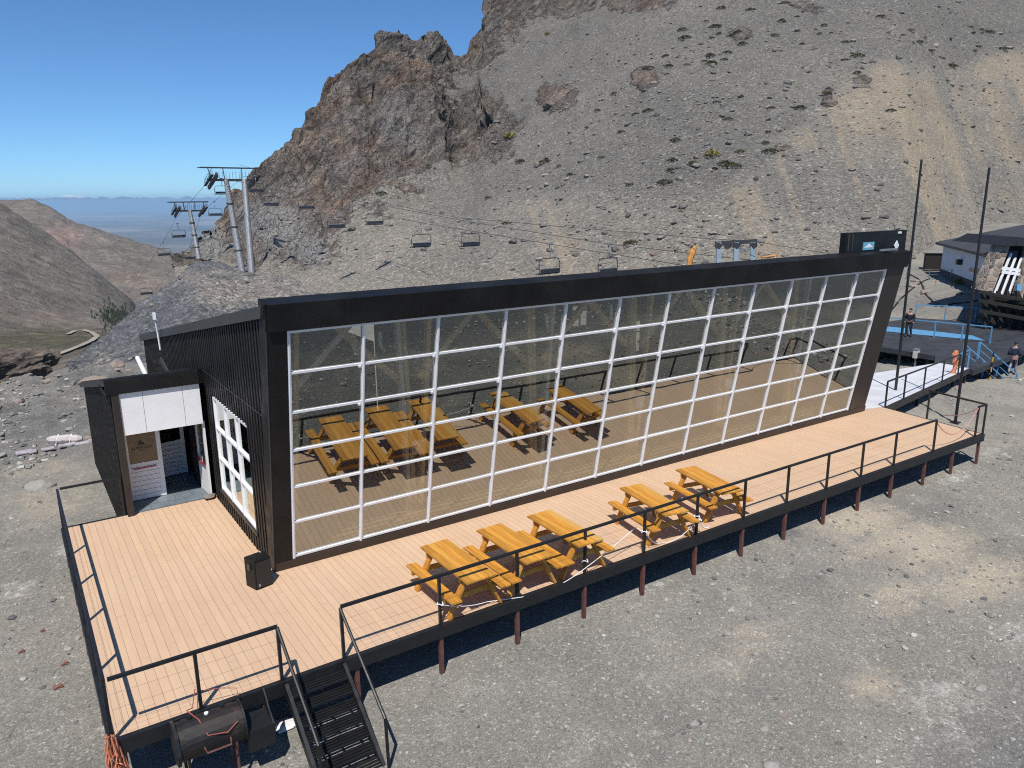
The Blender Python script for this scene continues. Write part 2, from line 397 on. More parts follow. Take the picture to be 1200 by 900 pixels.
def glass_mat(name, tint, refl, fres):
    k = NT(name); p = k.pos()
    nn = k.bump(k.noise(p, .8, 2, .4), .012, .2)
    tr = k.n('BsdfTransparent', {0: (*tint, 1)}).outputs[0]
    gl = k.n('BsdfGlossy', {'Color': (.90, .95, .91, 1), 'Roughness': .0, 'Normal': nn}).outputs[0]
    lw = k.n('LayerWeight', {'Blend': .35}).outputs['Fresnel']
    f = k.math('ADD', k.math('MULTIPLY', lw, fres), refl, True)
    m = k.n('MixShader', {0: f, 1: tr, 2: gl})
    k.t.links.new(m.outputs[0], k.out.inputs[0]); return k.mat
facade_glass = glass_mat('facade_glass', (.92, .93, .87), .345, .5)
clear_glass = glass_mat('clear_glass', (.72, .75, .74), .10, .7)
tan_film = paint('tan_window_film', (.20, .145, .085), .25, 0, .15, 3)

# ================================================================== SETTING
# ---- the gravel pad around the lodge
def blobs(X, Y, L):
    r = np.zeros_like(X)
    for (x, y, sx, sy, a) in L:
        r = np.maximum(r, a*np.exp(-(((X-x)/sx)**2+((Y-y)/sy)**2)))
    return r
HA, HB = np.array([69.1, 22.97]), np.array([55.9, 12.2])
def pad_z(X, Y):
    X = np.asarray(X, float); Y = np.asarray(Y, float)
    z = np.full(np.broadcast(X, Y).shape, -.95)
    z = z-.09*np.clip(X-23, 0, 17)+.085*np.clip(X-46, 0, 60)
    z = z+.03*np.clip(Y-12, 0, 40)*np.clip((X-34)/10, 0, 1)
    z = z-.05*np.clip(-8-Y, 0, 60)-.0035*np.clip(-14-Y, 0, 60)**2
    dh = HB-HA; tt = np.clip(((X-HA[0])*dh[0]+(Y-HA[1])*dh[1])/(dh@dh), 0, 1)
    dd_ = np.hypot(X-HA[0]-tt*dh[0], Y-HA[1]-tt*dh[1]); hz_ = -.1-.36*np.clip(dd_-.6, 0, 60)
    z = np.where(hz_ > z, hz_, z)
    e = np.clip((Y-27)-.25*(X+3), 0, 60)*np.clip((14-X)/8, 0, 1)      # the edge above the valley
    z = z-.20*e-.03*e**2*np.clip(e/8, 0, 1)
    e2 = np.clip(-12-X, 0, 60); z = z-.12*e2-.004*e2**2
    return z
xs = np.unique(np.round(np.concatenate([np.linspace(-60, -9, 50), np.linspace(-9, 30, 270), np.linspace(30, 60, 110), np.linspace(60, 110, 40)]), 4))
ys = np.unique(np.round(np.concatenate([np.linspace(-70, -10, 60), np.linspace(-10, 34, 300), np.linspace(34, 48, 40)]), 4))
X, Y = np.meshgrid(xs, ys, indexing='ij')
PP = np.stack([X.ravel(), Y.ravel(), np.zeros(X.size)], -1)
Z = pad_z(X, Y)
near_deck = np.clip((np.maximum(np.maximum(-3.9-X, X-20.8), np.maximum(-3.8-Y, Y-14)))/2, .12, 1)
Z += (.10*fbm(PP*.35, 4, 3)+.05*fbm(PP*1.6, 4, 5)).reshape(X.shape)*near_deck
rough_l = np.clip((Y-13)/6, 0, 1)*np.clip((3-X)/4, 0, 1)
Z += (np.abs(fbm(PP*.5, 5, 9))*1.3+.35*ridged(PP*1.3, 4, 21)).reshape(X.shape)*rough_l*.6
rough_r = np.clip((X-23)/5, 0, 1); Z += (.25*fbm(PP*.6, 4, 31)).reshape(X.shape)*rough_r
def G(u, v): return onz(u, v, -.95)
spots = lambda L: [(*G(u, v)[:2], sx, sy, a) for (u, v, sx, sy, a) in L]
A_sand = blobs(X, Y, spots([(1075, 640, 2.2, 1.3, 1), (1010, 610, 1.6, 1.0, 1), (1150, 680, 2.2, .8, .9), (1020, 800, .9, .5, .7), (880, 750, 1.4, .7, .5), (850, 780, 1, .6, .5), (60, 590, 1.5, 2.5, .6), (40, 550, 2, 1.5, .6), (1160, 520, 3, 1.2, .5), (1050, 700, 1.5, .8, .7)]))
A_pale = blobs(X, Y, spots([(1110, 810, 1.3, 1.0, .8), (1190, 740, 1.2, .5, .8), (1080, 690, 1.4, .4, .6), (1120, 850, .8, .5, .7), (20, 690, .7, .8, .8), (75, 645, .5, .8, .8), (850, 650, 1.4, .5, .7), (760, 690, 1.2, .35, .7), (1120, 560, 1.2, .5, .9), (1160, 530, 2, .8, .7), (335, 850, .25, .2, 1), (1040, 870, .5, .3, .6), (770, 860, .2, .25, .8), (740, 890, .5, .3, .5), (30, 505, 1, 1, .6)]))
A_pale = A_pale*.75
A_slate_dim = np.clip((-8.6-Y)/2.5, 0, 1)*1.1+np.clip((Y-9)/6, 0, 1)*np.clip((4-X)/5, 0, 1)*.45+blobs(X, Y, spots([(1030, 660, 1.6, .6, .5), (925, 625, .45, .3, 1), (60, 500, 3, 2, .4)]))  # besides darker gravel, unseen ground in front is darkened to dim the glass reflection
ground = grid_mesh('ground', np.stack([X, Y, Z], -1), gravel_m, {'sand': A_sand, 'pale': A_pale, 'slate': A_slate_dim})
tag(ground, kind='structure')

# ---- lofted terrain: each knot runs along the land, rows and depths were measured on the ground
def interp(px, L):
    L = sorted(L); return np.interp(px, [a for a, b in L], [b for a, b in L])
def catmull(K, v):
    n = K.shape[1]; v = np.clip(v, 0, n-1-1e-6); i = np.floor(v).astype(int); t = (v-i)[None, :, None]
    g = lambda j: K[:, np.clip(j, 0, n-1)]
    a, b, c, d = g(i-1), g(i), g(i+1), g(i+2)
    return .5*((2*b)+(-a+c)*t+(2*a-5*b+4*c-d)*t**2+(-a+3*b-3*c+d)*t**3)
def normals(P):
    du = np.gradient(P, axis=0); dv = np.gradient(P, axis=1); n = np.cross(du, dv)
    n /= np.linalg.norm(n, axis=-1, keepdims=True)+1e-12
    return n*np.sign(n[..., 2:3]+1e-9)

RIDGE = [(200, 318), (225, 310), (230, 300), (234, 276), (238, 280), (242, 267), (247, 278), (251, 266), (256, 272), (262, 258), (267, 266), (270, 238), (274, 224), (281, 222), (287, 226), (289.5, 206), (300, 197), (320, 186), (346, 171), (352, 163), (357, 143), (370, 120), (390, 100), (407, 87), (413, 78), (433, 73), (439, 78), (441, 63), (445, 42), (463, 35), (467, 33), (480, 35), (487, 43), (492, 35), (502, 33), (523, 47), (530, 62), (540, 66), (547, 62), (548, 50), (554, 42), (562, 33), (564, 0), (569, -14), (600, -45), (640, -80), (700, -140), (800, -190), (900, -210), (2100, -210)]
RDEP = [(200, 178), (270, 182), (300, 186), (400, 200), (470, 210), (530, 216), (560, 226), (620, 260), (700, 330), (900, 380), (2100, 380)]
BROW = [(200, 318), (232, 310), (285, 316), (313, 322), (400, 325), (500, 320), (600, 318), (800, 306), (1000, 306), (1060, 304), (1120, 304), (1200, 306), (1500, 306), (2100, 306)]
BDEP = [(200, 155), (232, 152), (285, 136), (313, 124), (400, 104), (500, 97), (600, 90), (800, 82), (1000, 78), (1060, 78), (1120, 90), (1200, 96), (2100, 100)]
us = np.concatenate([np.linspace(205, 300, 110), np.linspace(300.8, 640, 420), np.linspace(642, 1240, 300), np.linspace(1250, 2050, 60)])
br, bd, rr, rd = interp(us, BROW), interp(us, BDEP), interp(us, RIDGE), interp(us, RDEP)
base = at_np(us, br, bd); ridge = at_np(us, rr, rd)
smooth_rd = at_np(us, np.convolve(np.pad(rr, 10, 'edge'), np.ones(21)/21, 'valid'), rd)
toe = at_np(us, br+4, bd-14); toe[:, 2] = base[:, 2]-2.5
cragc = interp(us, [(200, .9), (540, 1), (600, .8), (680, .35), (760, .1), (900, .0), (2100, 0)])
ks = [toe, base]
for t, w in ((.25, 0.), (.5, .15), (.75, .4), (.92, .85)):
    k_ = base*(1-t)+((1-w)*smooth_rd+w*ridge)*t
    k_[:, 2] -= cragc*(smooth_rd[:, 2]-base[:, 2])*(.16*math.sin(math.pi*t))
    ks.append(k_)
fwh = np.array([math.sin(YAW), math.cos(YAW), 0])
back = ridge+fwh*14-np.array([0, 0, 7]); back2 = ridge+fwh*70-np.array([0, 0, 45.]); 
flat = np.clip((us-560)/200, 0, 1)[:, None]
back = back+flat*np.array([0, 0, 12.]); back2 = back2+flat*np.array([0, 0, 60.])
ks += [ridge, back, back2]
K = np.stack(ks, 1)
vv = np.concatenate([np.linspace(0, 1, 12)[:-1], np.linspace(1, 6, 470)[:-1], np.linspace(6, 8, 24)])
P = catmull(K, vv)
nrm = normals(P); Q = P.reshape(-1, 3)
tv = np.clip((vv-1)/5, 0, 1.2)[None, :]
crag = cragc[:, None]*np.clip(.25+1.1*tv, 0, 1)
crag *= np.clip((vv-.9)/.6, 0, 1)[None, :]
UU = np.broadcast_to(us[:, None], P.shape[:2])
ROW = None
# project to know where outcrops and sand lie on the slope
def project(Pt):
    d = Pt-CAM; z = d@FW; return 600+FPX*(d@RT)/z, 450-FPX*(d@UP)/z
pu, pv = project(Q); pu = pu.reshape(UU.shape); pv = pv.reshape(UU.shape)
def sp(L, U_, V_):
    r = np.zeros_like(U_)
    for (x, y, sx, sy, a) in L: r = np.maximum(r, a*np.exp(-(((U_-x)/sx)**2+((V_-y)/sy)**2)))
    return r
lowscree = sp([(500, 292, 80, 42, .9), (560, 250, 60, 70, .7), (610, 130, 50, 110, .6), (545, 105, 40, 50, .7), (500, 100, 45, 14, .3)], pu, pv)
crag = np.clip(crag-lowscree, 0, 1)
crag = np.maximum(crag, sp([(560, 148, 48, 45, 1), (515, 150, 45, 50, .8), (345, 285, 55, 34, 1.0), (300, 270, 25, 50, 1)], pu, pv)); crag0 = crag.copy()
crag = np.maximum(crag, sp([(655, 115, 26, 20, 1), (755, 93, 18, 16, 1), (870, 40, 20, 10, .8), (1010, 95, 14, 12, .7), (950, 10, 30, 14, .6), (745, 6, 50, 12, .8), (585, 10, 40, 40, .9), (650, 8, 60, 22, .8), (970, 115, 14, 20, .6), (920, 175, 26, 10, .55), (780, 215, 18, 8, .5), (440, 250, 40, 25, .5), (390, 250, 40, 40, .7), (345, 285, 55, 34, 1.0), (300, 270, 25, 50, 1)], pu, pv))
US = pu-.34*(pv-150)
streak3 = vnoise(np.stack([US.ravel()*.11, np.broadcast_to(vv[None, :]*.7, UU.shape).ravel(), np.zeros(UU.size)], -1), 79).reshape(UU.shape)
streak = vnoise(np.stack([US.ravel()*.032, np.broadcast_to(vv[None, :]*.9, UU.shape).ravel(), np.zeros(UU.size)], -1), 77).reshape(UU.shape)
streak2 = vnoise(np.stack([US.ravel()*.012, np.broadcast_to(vv[None, :]*.5, UU.shape).ravel(), np.zeros(UU.size)], -1), 78).reshape(UU.shape)
line = interp(UU.ravel(), [(200, 300), (560, 230), (690, 225), (820, 235), (900, 190), (960, 120), (1040, 65), (1120, 75), (1200, 60), (2100, 0)]).reshape(UU.shape)
below = np.clip((pv-line)/25+.3, 0, 1)*np.clip((UU-540)/120, 0, 1)
A_s = np.clip(below*(.33+.26*streak+.32*streak2+.30*streak3)+sp([(930, 165, 70, 22, .45), (1010, 120, 70, 50, .45), (1100, 160, 70, 60, .22), (575, 60, 30, 25, .2), (1180, 70, 40, 20, .5)], pu, pv), 0, 1)
A_p = sp([(330, 275, 45, 45, .95), (375, 300, 50, 25, .85), (470, 150, 45, 40, .55), (250, 285, 24, 40, 1.25), (300, 260, 20, 40, .6), (430, 190, 20, 20, .4)], pu, pv)
# relief: tilted beds on the crags, rubble and rills on the scree
rot = np.array(Euler((R(-25), R(38), R(20))).to_matrix())
bn_ = np.array(BEDN); B = Q*.5+np.outer(Q@bn_, bn_)*1.1
cr = np.maximum(crag0, .30*crag).ravel()
rdg = (1-.55*np.clip((np.broadcast_to(vv[None, :], UU.shape).ravel()-5.2)/.7, 0, 1))
lat = Q@np.array([RT0[0], RT0[1], .25]); FL = np.stack([lat/9.5, Q[:, 2]/34, (Q@fwh)/30], -1)
h = cr*rdg*(5.0*ridged(FL, 4, 47, .5)+4.0*ridged(B/20, 5, 41, .55)+2.4*ridged(Q/11, 4, 51, .55)+1.3*ridged(B/4.5, 4, 57, .6))
h -= cr*rdg*3.4
h += (1-crag.ravel())*(.45*fbm(Q*.14, 4, 61)+.10*ridged(Q*.9, 3, 63))
h += (1-cr)*(below.ravel())*(.5*streak.ravel())
edge = np.clip(np.minimum((vv-.2)/.8, 1), 0, 1)[None, :]*np.ones_like(UU)
P2 = P+nrm*(h.reshape(UU.shape)*edge)[..., None]*np.where(np.arange(len(vv)) > 0, 1, 0)[None, :, None]
mountain = grid_mesh('mountain', P2, mountain_m, {'crag': crag, 'sand': A_s, 'pale': A_p, 'grey': np.clip(1-below-A_s, 0, 1)*np.clip((UU-480)/80, 0, 1)}, smooth=False)
fc = .25*(crag[:-1, :-1]+crag[1:, :-1]+crag[1:, 1:]+crag[:-1, 1:])
mountain.data.polygons.foreach_set('use_smooth', (fc.reshape(-1) < .45))
tag(mountain, kind='structure')

# ---- the dark slate spur below the lift towers
CREST = [(40, 452), (60, 440), (95, 421), (130, 391), (150, 374), (175, 353), (200, 334), (222, 314), (232, 306), (245, 308), (260, 312), (285, 320), (320, 325), (345, 330), (380, 338), (420, 347)]
CDEP = [(40, 62), (60, 72), (100, 92), (150, 118), (200, 138), (232, 148), (285, 130), (320, 122), (345, 118), (420, 108)]
us2 = np.linspace(40, 420, 320)
cr_, cdp = interp(us2, CREST), interp(us2, CDEP)
near = at_np(us2, np.full_like(us2, 480.), np.full_like(us2, 33.)); near[:, 2] -= .6
crest = at_np(us2, cr_, cdp)
ks = [near]
for t in (.33, .66): 
    m_ = near*(1-t)+crest*t; m_[:, 2] -= 1.2*math.sin(math.pi*t); ks.append(m_)
ks += [crest, crest+fwh*9-np.array([0, 0, 5.]), crest+fwh*45-np.array([0, 0, 42.])]
vv2 = np.concatenate([np.linspace(0, 3, 230)[:-1], np.linspace(3, 5, 30)])
S = catmull(np.stack(ks, 1), vv2); n2 = normals(S); q2 = S.reshape(-1, 3)
hh = .55*fbm(q2*.12, 4, 71)+.5*ridged((q2@rot.T)*np.array([.5, .35, 1])*.55, 4, 73)
hh = hh.reshape(S.shape[:2])*np.clip(vv2/.4, 0, 1)[None, :]
S = S+n2*hh[..., None]
su, sv = project(S.reshape(-1, 3)); su = su.reshape(S.shape[:2]); sv = sv.reshape(S.shape[:2])
brown = sp([(270, 340, 60, 30, .9), (230, 325, 40, 14, .7), (120, 430, 14, 22, .7), (320, 340, 60, 30, .9), (60, 455, 30, 14, .6), (180, 372, 40, 8, .25)], su, sv)
slope = grid_mesh('scree_slope', S, slate_m, {'brown': brown}); tag(slope, kind='structure')

# ---- valley and hills on the left
def hill(name, us, rows, deps, vs, amp, s, green, pink):
    ks = [at_np(us, interp(us, r_), interp(us, d_)) for r_, d_ in zip(rows, deps)]
    H = catmull(np.stack(ks, 1), vs); n_ = normals(H); q_ = H.reshape(-1, 3)
    w = np.clip(vs, 0, 1)[None, :]
    h_ = (amp*ridged(q_/150, 5, s)+amp*.5*fbm(q_/40, 4, s+9)).reshape(H.shape[:2])
    H = H+n_*h_[..., None]; u_, v_ = project(H.reshape(-1, 3)); u_ = u_.reshape(H.shape[:2]); v_ = v_.reshape(H.shape[:2])
    o = grid_mesh(name, H, hill_m, {'green': sp(green, u_, v_), 'pink': sp(pink, u_, v_)}); return tag(o, kind='structure')
ub = np.linspace(-420, 340, 220)
hill('hills', ub, [[(-420, 420), (340, 420)], [(-420, 385), (340, 385)], [(-420, 330), (0, 330), (150, 345), (340, 350)],
     [(-420, 225), (-60, 232), (0, 237), (40, 238), (58, 244), (80, 260), (110, 270), (150, 283), (190, 293), (215, 302), (240, 312), (340, 330)],
     [(-420, 260), (0, 262), (80, 275), (150, 300), (340, 345)]],
     [[(-420, 700), (340, 700)], [(-420, 950), (340, 950)], [(-420, 1250), (340, 1250)], [(-420, 1600), (340, 1600)], [(-420, 2100), (340, 2100)]],
     np.concatenate([np.linspace(0, 3, 120)[:-1], np.linspace(3, 4, 16)]), 9, 91, [], [(70, 280, 30, 22, .9), (160, 330, 60, 25, .45), (150, 300, 60, 12, .3), (110, 330, 30, 20, .35)])
ua = np.linspace(-420, 300, 220)
hill('valley_slope', ua, [[(-420, 520), (0, 500), (130, 470), (300, 470)], [(-420, 450), (0, 425), (90, 412), (150, 408), (300, 420)], [(-420, 340), (0, 345), (60, 365), (120, 375), (165, 388), (300, 410)],
     [(-420, 130), (-150, 190), (-40, 230), (0, 241), (45, 270), (100, 311), (150, 353), (170, 380), (200, 396), (300, 412)],
     [(-420, 170), (0, 275), (100, 345), (170, 395), (300, 425)]],
     [[(-420, 170), (300, 170)], [(-420, 300), (300, 300)], [(-420, 480), (150, 560), (300, 600)], [(-420, 750), (0, 850), (150, 800), (300, 760)], [(-420, 1000), (300, 950)]],
     np.concatenate([np.linspace(0, 3, 150)[:-1], np.linspace(3, 4, 16)]), 5, 95, [(60, 400, 120, 22, .85), (0, 420, 90, 30, .8), (-150, 420, 100, 60, .7)], [(40, 370, 60, 10, .5), (10, 355, 30, 10, .4)])
VB = {}
def bvh_of(o):
    if o.name not in VB:
        me = o.data; VB[o.name] = BVHTree.FromPolygons([v.co[:] for v in me.vertices], [p.vertices[:] for p in me.polygons])
    return VB[o.name]
def hit(o, u, v):
    loc, n, i, d = bvh_of(o).ray_cast(Vector(CAM), Vector(ray(u, v)).normalized())
    return (None, None) if loc is None else (np.array(loc), np.array(n))
vs_o = bpy.data.objects['valley_slope']
# road along the valley floor
mb = MB(); road_m = paint('dirt_road', (.30, .26, .21), .95, 0, .2, .1)
rl = [(40, 447), (48, 432), (56, 424), (66, 418), (80, 413), (95, 407), (108, 401), (114, 396), (108, 391), (98, 388), (88, 389), (80, 393)]
L_, R_ = [], []
pts = [hit(vs_o, *q)[0] for q in rl]; pts = [q for q in pts if q is not None]
for i, q in enumerate(pts):
    d = pts[min(i+1, len(pts)-1)]-pts[max(i-1, 0)]; d[2] = 0; d /= np.linalg.norm(d)+1e-9; s_ = np.array([-d[1], d[0], 0]); w = 2.6 if i < 3 else 1.3
    L_.append(q+s_*w+np.array([0, 0, .9])); R_.append(q-s_*w+np.array([0, 0, .9]))
for i in range(len(pts)-1): mb.quad(L_[i], R_[i], R_[i+1], L_[i+1])
tag(mb.build('road', road_m), kind='structure')

# ---- far plain, far mountains
mb = MB(); s_ = 90000
o = MB().quad((-s_, -2000, -620), (s_, -2000, -620), (s_, s_, -620), (-s_, s_, -620)).build('plain', plain_m); tag(o, kind='structure')
um = np.linspace(-500, 700, 400)
far = at_np(um, np.full_like(um, 237.), np.full_like(um, 62000.)); far[:, 2] = -620
q_ = np.stack([um*.02, um*0, um*0], -1)
crest_h = 860+330*ridged(q_*2.2, 6, 5, .6)+160*fbm(q_*.5, 3, 6)
T = []
for t, hgt in ((0, 0), (.35, .35), (.7, .8), (1, 1), (1.6, 0)):
    T.append(far+fwh*9000*t+np.array([0, 0, 1.])*(crest_h*hgt)[:, None]*1.0)
FM = catmull(np.stack(T, 1), np.linspace(0, 4, 40)); f_ = FM.reshape(-1, 3)
FM[..., 2] += (120*ridged(f_/2500, 5, 8)).reshape(FM.shape[:2])*np.clip(np.linspace(0, 4, 40), 0, 1)[None, :]
tag(grid_mesh('far_mountains', FM, farmt_m), kind='structure')
# ================================================================== LODGE
lodge = empty('lodge', (-.42, 0, 0), 0, 'black clad lodge with a leaning glass front, standing behind the long deck', 'building')
LW = Vector((.42, 0, 0))
def L(mbx, name, mat, parent=lodge, **k):
    o = mbx.build(name, mat, parent, **k)
    if parent is lodge: o.location = LW
    return o
TH = 0.175
def FP(x, z, off=0.0):               # a point on the leaning front, off metres proud of the glass
    return np.array([x, -TH*(z-.2)-.985*off, z-.172*off])
FT = np.array([0, -.1724, .985]); FN = np.array([0, -.985, -.1724])
def fbar(m, x0, z0, x1, z1, w, d, off=0.0):
    p, q = FP(x0, z0, off), FP(x1, z1, off)
    return m.bar(p, q, d, w, up=np.cross(q-p, FN) if abs(x1-x0) < 1e-6 or True else FN)
def fpanel(m, x0, x1, z0, z1, off0, off1):
    a = FP(0, (z0+z1)/2, (off0+off1)/2); c = np.array([(x0+x1)/2, a[1], a[2]])
    return m.obox(c, ((x1-x0)/2, 0, 0), FT*((z1-z0)/2/.985), FN*((off1-off0)/2))
XC = [.08, 1.52, 3.13, 4.76, 6.37, 7.98, 9.59, 11.2, 12.8, 14.39, 15.97, 17.5, 18.98]
ZT, ZB = 4.985, .24
# fascia, plinth and end frames
m = MB(); fpanel(m, -.30, 20.0, 5.005, 5.50, -.30, .12); L(m, 'fascia', black_clad)
m = MB()
for k in range(1, 13):
    x = -.42+20.42*k/13; m = MB(); fpanel(m, x-.005, x+.005, 5.02, 5.49, .12, .123); L(m, 'fascia_joint', black_metal)
m = MB(); fpanel(m, -.30, 20.0, .005, .20, -.2, .06); L(m, 'plinth', brown_clad)
m = MB(); fpanel(m, -.30, .035, .20, 4.998, -.30, .05); L(m, 'end_frame', black_clad)
m = MB(); fpanel(m, 19.03, 19.95, .20, 4.998, -.45, .05); L(m, 'end_frame', brown_clad)
m = MB()
for z in (1.5, 2.6, 3.7, 4.7): m = MB(); fpanel(m, -.29, .03, z-.005, z+.005, .05, .053); L(m, 'frame_joint', black_metal)
pass
m = MB(); fpanel(m, -.34, -.301, .0, 5.50, -.32, .055); L(m, 'corner_trim', black_clad)
m = MB(); fpanel(m, -.342, -.325, .02, 5.0, .056, .066); L(m, 'corner_trim', grey_trim)
for i in range(12):
    m = MB(); x0, x1 = XC[i], XC[i+1]
    fpanel(m, x0-.029, x0+.029, ZB-.04, ZT, -.05, .035)
    fpanel(m, x0-.008, x0+.008, ZB-.04, ZT, .035, .045)
    if i == 11: fpanel(m, x1-.029, x1+.029, ZB-.04, ZT, -.05, .035)
    for r_ in range(7):
        z = ZB+(ZT-ZB-.04)*r_/6
        fpanel(m, x0+.029, x1-.029, z-.022, z+.022, -.045, .025)
    for r_ in range(1, 6): fpanel(m, x1-.10, x1-.05, ZB+(ZT-ZB)*r_/6-.09, ZB+(ZT-ZB)*r_/6-.05, -.02, .045) if r_ > 3 else None
    w_ = L(m, 'window', alu_white)
    g = MB()
    for r_ in range(6):
        z0 = ZB+(ZT-ZB-.04)*r_/6+.03; z1 = ZB+(ZT-ZB-.04)*(r_+1)/6-.03
        t = rng.normal(0, .0040, 2)
        p = [FP(x0+.04, z0, -.01-t[0]-t[1]), FP(x1-.04, z0, -.01+t[0]-t[1]), FP(x1-.04, z1, -.01+t[0]+t[1]), FP(x0+.04, z1, -.01-t[0]+t[1])]
        g.quad(*p)
    g.build('glass', facade_glass, w_)
# roof: falls to the back
RF = (5.55-2.93)/(15.0); RZ = lambda y: 5.48-RF*(y+1.0)
m = MB()
for xa_, xl_, ye in ((-.40, 6.48, 14.2), (6.08, 13.9, 9.35)): m.prism([(xa_, -.96, RZ(-.96)), (xa_, ye, RZ(ye)), (xa_, ye, RZ(ye)-.22), (xa_, -.86, RZ(-.86)-.22)], (xl_, 0, 0)); L(m, 'roof', grey_trim); m = MB()
# side walls with a big window opening in the left one
def wallpoly(m, x, poly, th=.12): m.prism([(x, y, z) for y, z in poly], (th, 0, 0))
fy = lambda z: -TH*(z-.2)+.06
m = MB(); X0 = -.285; top = lambda y: RZ(y)-.21
wallpoly(m, X0, [(fy(-1), -1), (1.1, -1), (1.1, top(1.1)), (fy(5), 5.0), (fy(5), 5.0)][:4])
wallpoly(m, X0, [(1.1, -1), (4.1, -1), (4.1, .42), (1.1, .42)]); wallpoly(m, X0, [(1.1, 2.78), (4.1, 2.78), (4.1, top(4.1)), (1.1, top(1.1))])
wallpoly(m, X0, [(4.1, -1), (5.0, -1), (5.0, top(5.0)), (4.1, top(4.1))]); wallpoly(m, X0, [(5.0, 2.2), (6.1, 2.2), (6.1, top(6.1)), (5.0, top(5.0))])
wallpoly(m, X0, [(5.0, -1), (14.0, -1), (14.0, top(14)), (6.1, top(6.1)), (6.1, 2.2), (5.0, 2.2)][:1]+[(14.0, -1), (14.0, top(14)), (6.1, top(6.1)), (6.1, -1)] if False else [(6.1, -1), (14.0, -1), (14.0, top(14)), (6.1, top(6.1))])
wallpoly(m, X0, [(5.0, -1), (6.1, -1), (6.1, 2.2), (5.0, 2.2)])
L(m, 'side_wall', black_clad); m = MB(); m.prism([(19.75, .2, -1), (19.75, 9.12, -1), (19.75, 9.12, RZ(9.12)-.23), (19.75, -.6, RZ(-.6)-.23), (19.75, -.55, 3.4)], (.12, 0, 0))
L(m, 'side_wall', black_clad)
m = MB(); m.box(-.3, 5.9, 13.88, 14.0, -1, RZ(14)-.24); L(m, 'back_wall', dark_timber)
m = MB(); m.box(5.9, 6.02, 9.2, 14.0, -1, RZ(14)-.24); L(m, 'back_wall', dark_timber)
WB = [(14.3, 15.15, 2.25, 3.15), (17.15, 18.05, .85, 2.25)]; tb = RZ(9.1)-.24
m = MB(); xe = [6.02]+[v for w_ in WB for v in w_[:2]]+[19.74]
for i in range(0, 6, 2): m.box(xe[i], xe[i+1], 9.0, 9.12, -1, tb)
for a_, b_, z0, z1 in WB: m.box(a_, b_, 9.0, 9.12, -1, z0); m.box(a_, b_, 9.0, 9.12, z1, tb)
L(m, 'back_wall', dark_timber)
for a_, b_, z0, z1 in WB:
    m = MB()
    for x in (a_+.03, (a_+b_)/2, b_-.03): m.box(x-.025, x+.025, 9.03, 9.09, z0, z1)
    for z in (z0+.03, (z0+z1)/2+.2, z1-.03): m.box(a_+.06, b_-.06, 9.035, 9.085, z-.025, z+.025)
    wb = L(m, 'back_window', black_metal); MB().quad((a_, 9.06, z0), (b_, 9.06, z0), (b_, 9.06, z1), (a_, 9.06, z1)).build('glass', clear_glass, wb)
# cladding ribs
m = MB(); y = -.75
while y < 13.9:
    def rib(z0, z1):
        if z1-z0 > .05: m.obox((X0-.022, y, (z0+z1)/2), (.022, 0, 0), (0, .05, 0), (0, 0, (z1-z0)/2))
    zt = top(y)-.01
    if y < -.0: rib(.2+(-y+.1)/TH, zt)
    elif 1.05 < y < 4.15: rib(.02, .38); rib(2.83, zt)
    elif y < 4.82: rib(.02, zt)
    else: rib(3.3-.203*(y-4.85)+.02, zt)
    y += .2
L(m, 'cladding_rib', black_clad)
m = MB(); y = -.65
m.box(X0-.05, X0-.046, -.5, 4.8, 3.285, 3.30)
L(m, 'sheet_joint', grey_trim)
m = MB(); m.box(X0-.06, X0-.001, 1.0, 4.2, .38, .44); L(m, 'window_sill', brown_clad)
m = MB()
for y0 in (1.13, 2.12, 3.1, 4.07): m.box(X0-.03, X0+.05, y0-.027, y0+.027, .45, 2.77)
for z in (.48, 1.25, 2.0, 2.745):
    for ya, yb in ((1.157, 2.093), (2.147, 3.073), (3.127, 4.043)): m.box(X0-.025, X0+.045, ya, yb, z-.023, z+.023)
sw = L(m, 'side_window', alu_white)
MB().quad((X0+.02, 1.1, .45), (X0+.02, 4.1, .45), (X0+.02, 4.1, 2.77), (X0+.02, 1.1, 2.77)).build('glass', clear_glass, sw)
m = MB(); m.tube([ony(163, 413, 13.2)*0+np.array([-.62, 13.6, 2.15]), (-.60, 11.2, 1.55)], .07, 8); L(m, 'downpipe', white_paint)
m = MB(); m.bar((-.62, 8.9, 2.9), (-.47, 8.2, 2.35), .03, .16); L(m, 'wall_bracket', grey_trim)
m = MB(); m.tube([(-.5, 9.5, 3.05), (-.52, 9.5, 3.6), (-.56, 9.45, 4.0)], .025, 6); m.box(-.60, -.52, 9.40, 9.50, 3.95, 4.15); L(m, 'roof_lamp', white_paint)
